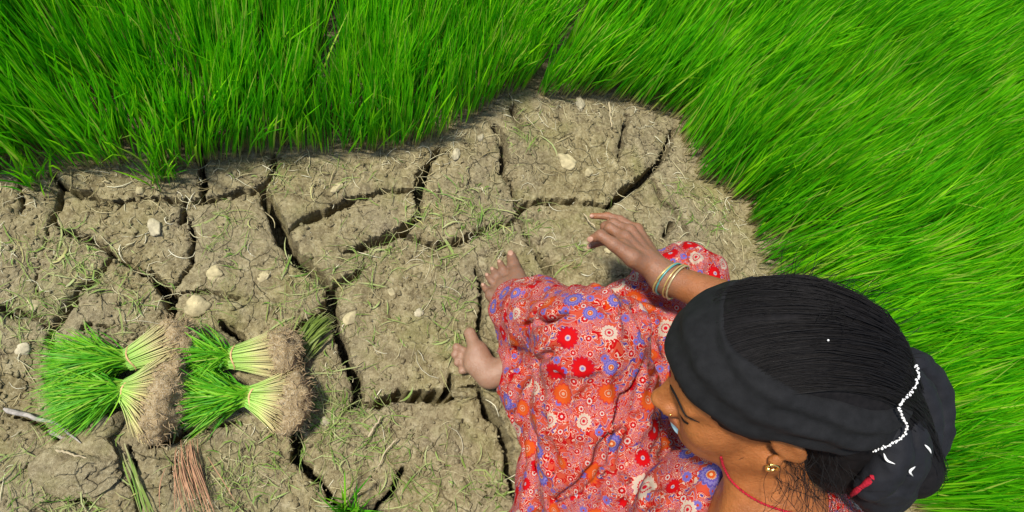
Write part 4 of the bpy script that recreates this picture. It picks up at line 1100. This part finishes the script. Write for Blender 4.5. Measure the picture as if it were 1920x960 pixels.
stick([(116, 847), (140, 853), (172, 862)], .0022, .0014, 'flat tan stalk lying across the big soil clod', M_stalk, lift=.034)

# ------------------------------------------------------------------ grasses lying loose
def spray(name, label, cat, spine, n, spread, wlo, whi, mat, seed, lift=.004, rise=.012, tube=False, kind=None):
    """a bunch of blades lying along a surveyed line"""
    r = np.random.default_rng(seed); q_ = spline(pixn(spine), 7); K_ = 7
    sd = np.stack((-(q_[-1] - q_[0])[1:2], (q_[-1] - q_[0])[0:1]), -1)[0]; sd = sd / np.linalg.norm(sd)
    o1 = r.normal(0, 1, (n, 1)) * spread; o2 = o1 * r.uniform(.3, 2.2, (n, 1)) + r.normal(0, spread * .6, (n, 1))
    s_ = np.linspace(0, 1, K_)[None]
    off = o1 * (1 - s_) + o2 * s_
    st_ = r.uniform(0, .35, (n, 1)); ix = (st_ + (r.uniform(.75, 1.08, (n, 1)) - st_) * s_) * (K_ - 1)
    i0 = np.clip(ix.astype(int), 0, K_ - 2); f_ = (ix - i0)[..., None]
    P_ = q_[i0] * (1 - f_) + q_[i0 + 1] * f_
    P_[..., :2] += off[..., None] * sd
    gz_ = ground_z(P_[..., 0], P_[..., 1]); gz_ = np.maximum(gz_, -.01)
    P_[..., 2] = gz_ + lift + r.uniform(0, rise, (n, 1)) * np.sin(np.pi * s_) + r.uniform(0, rise * .6, (n, 1))
    W_ = r.uniform(wlo, whi, n)[:, None] * np.array((.6, .9, 1, 1, .9, .6, .1))[None]
    if tube: d_ = tubes(P_, W_, 3)
    else: d_ = ribbons(P_, W_, np.column_stack((np.tile(sd, (n, 1)), r.normal(0, .5, n))))
    o = link(name, mk(name, *d_), mat); tag(o, label, cat, kind=kind); return o
M_redstraw = plain('reddish_dry_grass', (.42, .23, .13), .85, .15, var=.35, scale=60)
M_olive = blade_mat('olive_grass', (.30, .28, .12), (.10, .15, .025), (.17, .24, .04), (.28, .34, .09), (.33, .30, .14), .25, .3)
spray('dried_grass_bunch', 'reddish brown bunch of dried grass at the bottom below the bundles', 'dried grass', [(348, 822), (352, 870), (366, 920), (385, 990)], 34, .012, .0006, .0011, M_redstraw, 61, tube=True, rise=.02)
spray('uprooted_grass', 'long green grass blades lying below the front left bundle', 'grass', [(236, 828), (252, 870), (268, 915), (290, 985)], 10, .006, .0010, .0018, M_weed, 62)
spray('uprooted_grass', 'flattened olive grass clump right of the seedling roots', 'grass', [(548, 684), (572, 652), (596, 622), (622, 598)], 70, .010, .0012, .0020, M_olive, 63, rise=.015)
def tuft(label, c, n, h_, seed, mat=None):
    r = np.random.default_rng(seed); p0 = pix(*c); n_ = n
    b0 = p0 + np.column_stack((r.normal(0, .013, (n_, 2)), np.zeros(n_))); b0[:, 2] = -.004
    a = r.uniform(0, 2 * np.pi, n_); ln_ = np.abs(r.normal(.28, .25, n_)); hh = h_ * r.uniform(.5, 1.1, n_)
    s_ = np.linspace(0, 1, 5)
    P_ = np.zeros((n_, 5, 3))
    for k_, t_ in enumerate(s_):
        P_[:, k_, 0] = b0[:, 0] + np.cos(a) * ln_ * hh * t_ ** 1.5; P_[:, k_, 1] = b0[:, 1] + np.sin(a) * ln_ * hh * t_ ** 1.5; P_[:, k_, 2] = b0[:, 2] + hh * t_ * (1 - .25 * ln_ * t_)
    W_ = r.uniform(.0010, .0018, n_)[:, None] * np.array((.8, 1.1, 1.1, .8, .08))[None]; sa_ = r.uniform(0, np.pi, n_)
    o = link('grass_tuft', mk('grass_tuft', *ribbons(P_, W_, np.column_stack((np.cos(sa_), np.sin(sa_), np.zeros(n_))))), mat or M_seed); tag(o, label, 'grass tuft', 'grass tufts rooted in the soil')
tuft('bright green grass tuft at the bottom edge of the picture', (650, 962), 110, .10, 71)
tuft('sparse green tuft at the lower left corner', (60, 985), 60, .06, 72, M_weed)
tuft('short green tuft at the bottom edge beside the dress', (925, 925), 26, .045, 73, M_weed)
tuft('small leaning green tuft at the left end of the rice edge', (65, 345), 40, .11, 74, M_rice)
tuft('leaning green tuft at the rice edge above the left bundles', (300, 335), 60, .10, 75, M_rice)

# uncountable litter on the soil
def free(n, lo=(-.84, -.4), hi=(1.0, .96)):
    p = rng.uniform(lo, hi, (n, 2)); return p[~in_poly(p, poly)]
def litter(p, lmin, lmax, r0, r1, curve, lift, rise, seed, heading=None):
    r = np.random.default_rng(seed); n = len(p); K_ = 5
    a = r.uniform(0, 2 * np.pi, n) if heading is None else heading + r.normal(0, .5, n); L = r.uniform(lmin, lmax, n) * r.uniform(.4, 1, n)
    s_ = np.linspace(-.5, .5, K_)[None]; cv = r.normal(0, curve, n)[:, None]
    ang = a[:, None] + cv * s_ * 2
    X = p[:, :1] + L[:, None] * s_ * np.cos(ang); Y = p[:, 1:] + L[:, None] * s_ * np.sin(ang)
    Z = ground_z(X, Y); Zc = np.maximum(Z, Z.max(1, keepdims=True) - .006)
    Z = Zc + lift + (r.uniform(0, rise, n)[:, None]) * (np.cos(s_ * np.pi) * .5 + r.uniform(-.5, .5, n)[:, None] * s_ * 2).clip(0)
    return np.stack((X, Y, Z), -1), r.uniform(r0, r1, n)[:, None] * np.array((.6, 1, 1, .9, .4))[None]
def weighted(n, fn): 
    p = free(n); return p[rng.random(len(p)) < fn(p)]
ed = lambda p: np.exp(-edge_dist(p) / .035)
strawp = weighted(26000, lambda p: np.clip(.15 + .30 * fbm(p * 6, 201, 2), .02, 1) * .5 + .55 * ed(p))
d_ = tubes(*litter(strawp, .012, .060, .00040, .00085, .4, .0012, .008, 202), 3)
thick = weighted(2200, lambda p: np.clip(.25 + .4 * fbm(p * 5, 205, 2), 0, 1) + .4 * ed(p))
d2 = tubes(*litter(thick, .02, .075, .0006, .0011, .2, .0018, .010, 206), 3)
o = link('dry_straw', mk('dry_straw', *joinm(d_, d2)), M_straw); tag(o, 'scattered dry straw and rootlets on the cracked soil', 'straw', kind='stuff')
PATCH = [(150,490,.07,170),(60,470,.06,90),(100,560,.06,100),(430,430,.07,130),(560,540,.07,120),(650,520,.06,140),(720,470,.07,150),(880,395,.07,260),(930,430,.05,120),(800,400,.05,80),(690,610,.07,90),(590,740,.07,240),(620,800,.07,200),(690,770,.06,120),
         (700,850,.09,200),(860,640,.05,110),(850,560,.06,90),(830,480,.05,60),(420,900,.09,200),(500,850,.08,150),(60,900,.10,260),(150,950,.08,120),(200,520,.05,70),(260,590,.06,90),(400,560,.06,70),(780,930,.08,160),(900,900,.06,120),(1000,420,.05,70),(1080,480,.05,70),(1030,560,.04,80),(1280,380,.06,90),(1340,400,.06,110),(320,780,.05,60),(560,600,.05,90),(480,930,.08,120),(30,600,.06,90),(530,330,.05,70),(650,320,.06,80),(980,250,.05,90)]
pp = []
for a, b_, rad_, n_ in PATCH:
    c_ = pix(a, b_)[:2]; pp.append(c_ + rng.normal(0, rad_ * .5, (int(n_ * .6), 2)))
pp.append(weighted(1500, lambda p: np.clip(.1 + .5 * fbm(p * 8, 211, 2), 0, 1)))
pp = np.concatenate(pp); pp = pp[~in_poly(pp, poly)]; pp = np.clip(pp, (GX0 + .01, GY0 + .01), (GX1 - .01, GY1 - .01))
Pw, Ww = litter(pp, .012, .085, .00035, .0009, .35, .0022, .018, 212)
dw_ = ribbons(Pw, Ww, np.column_stack((rng.normal(size=(len(pp), 2)), rng.normal(0, .6, len(pp)))) * .8)
o = link('ground_weeds', mk('ground_weeds', *dw_), M_weed); tag(o, 'thin green weed wisps spread over the cracked soil', 'weeds', kind='stuff')
# crumbs of soil
cp = weighted(21000, lambda p: np.clip(.55 + .5 * fbm(p * 9, 221, 2), .1, 1)); n = len(cp)
cube = np.array([(x, y, z) for x in (-1, 1) for y in (-1, 1) for z in (-1, 1)], float); cf = np.array([(0, 1, 3, 2), (4, 6, 7, 5), (0, 4, 5, 1), (2, 3, 7, 6), (0, 2, 6, 4), (1, 5, 7, 3)])
sz = .0012 + .0034 * rng.random(n) ** 3.0
ca = rng.uniform(0, np.pi, n); cv = (cube[None] + rng.normal(0, .38, (n, 8, 3))) * sz[:, None, None] * np.array((1, .8, .55))
cx = cv[..., 0] * np.cos(ca)[:, None] - cv[..., 1] * np.sin(ca)[:, None]; cy = cv[..., 0] * np.sin(ca)[:, None] + cv[..., 1] * np.cos(ca)[:, None]
cz = ground_z(cp[:, 0], cp[:, 1]); CV = np.stack((cx + cp[:, :1], cy + cp[:, 1:], cv[..., 2] + (cz + sz * .3)[:, None]), -1).reshape(-1, 3)
CF = (cf[None] + (np.arange(n) * 8)[:, None, None]).reshape(-1, 4)
o = link('soil_crumbs', mk('soil_crumbs', CV, CF), M_soil); tag(o, 'loose crumbs of dry soil', 'soil crumbs', kind='stuff')
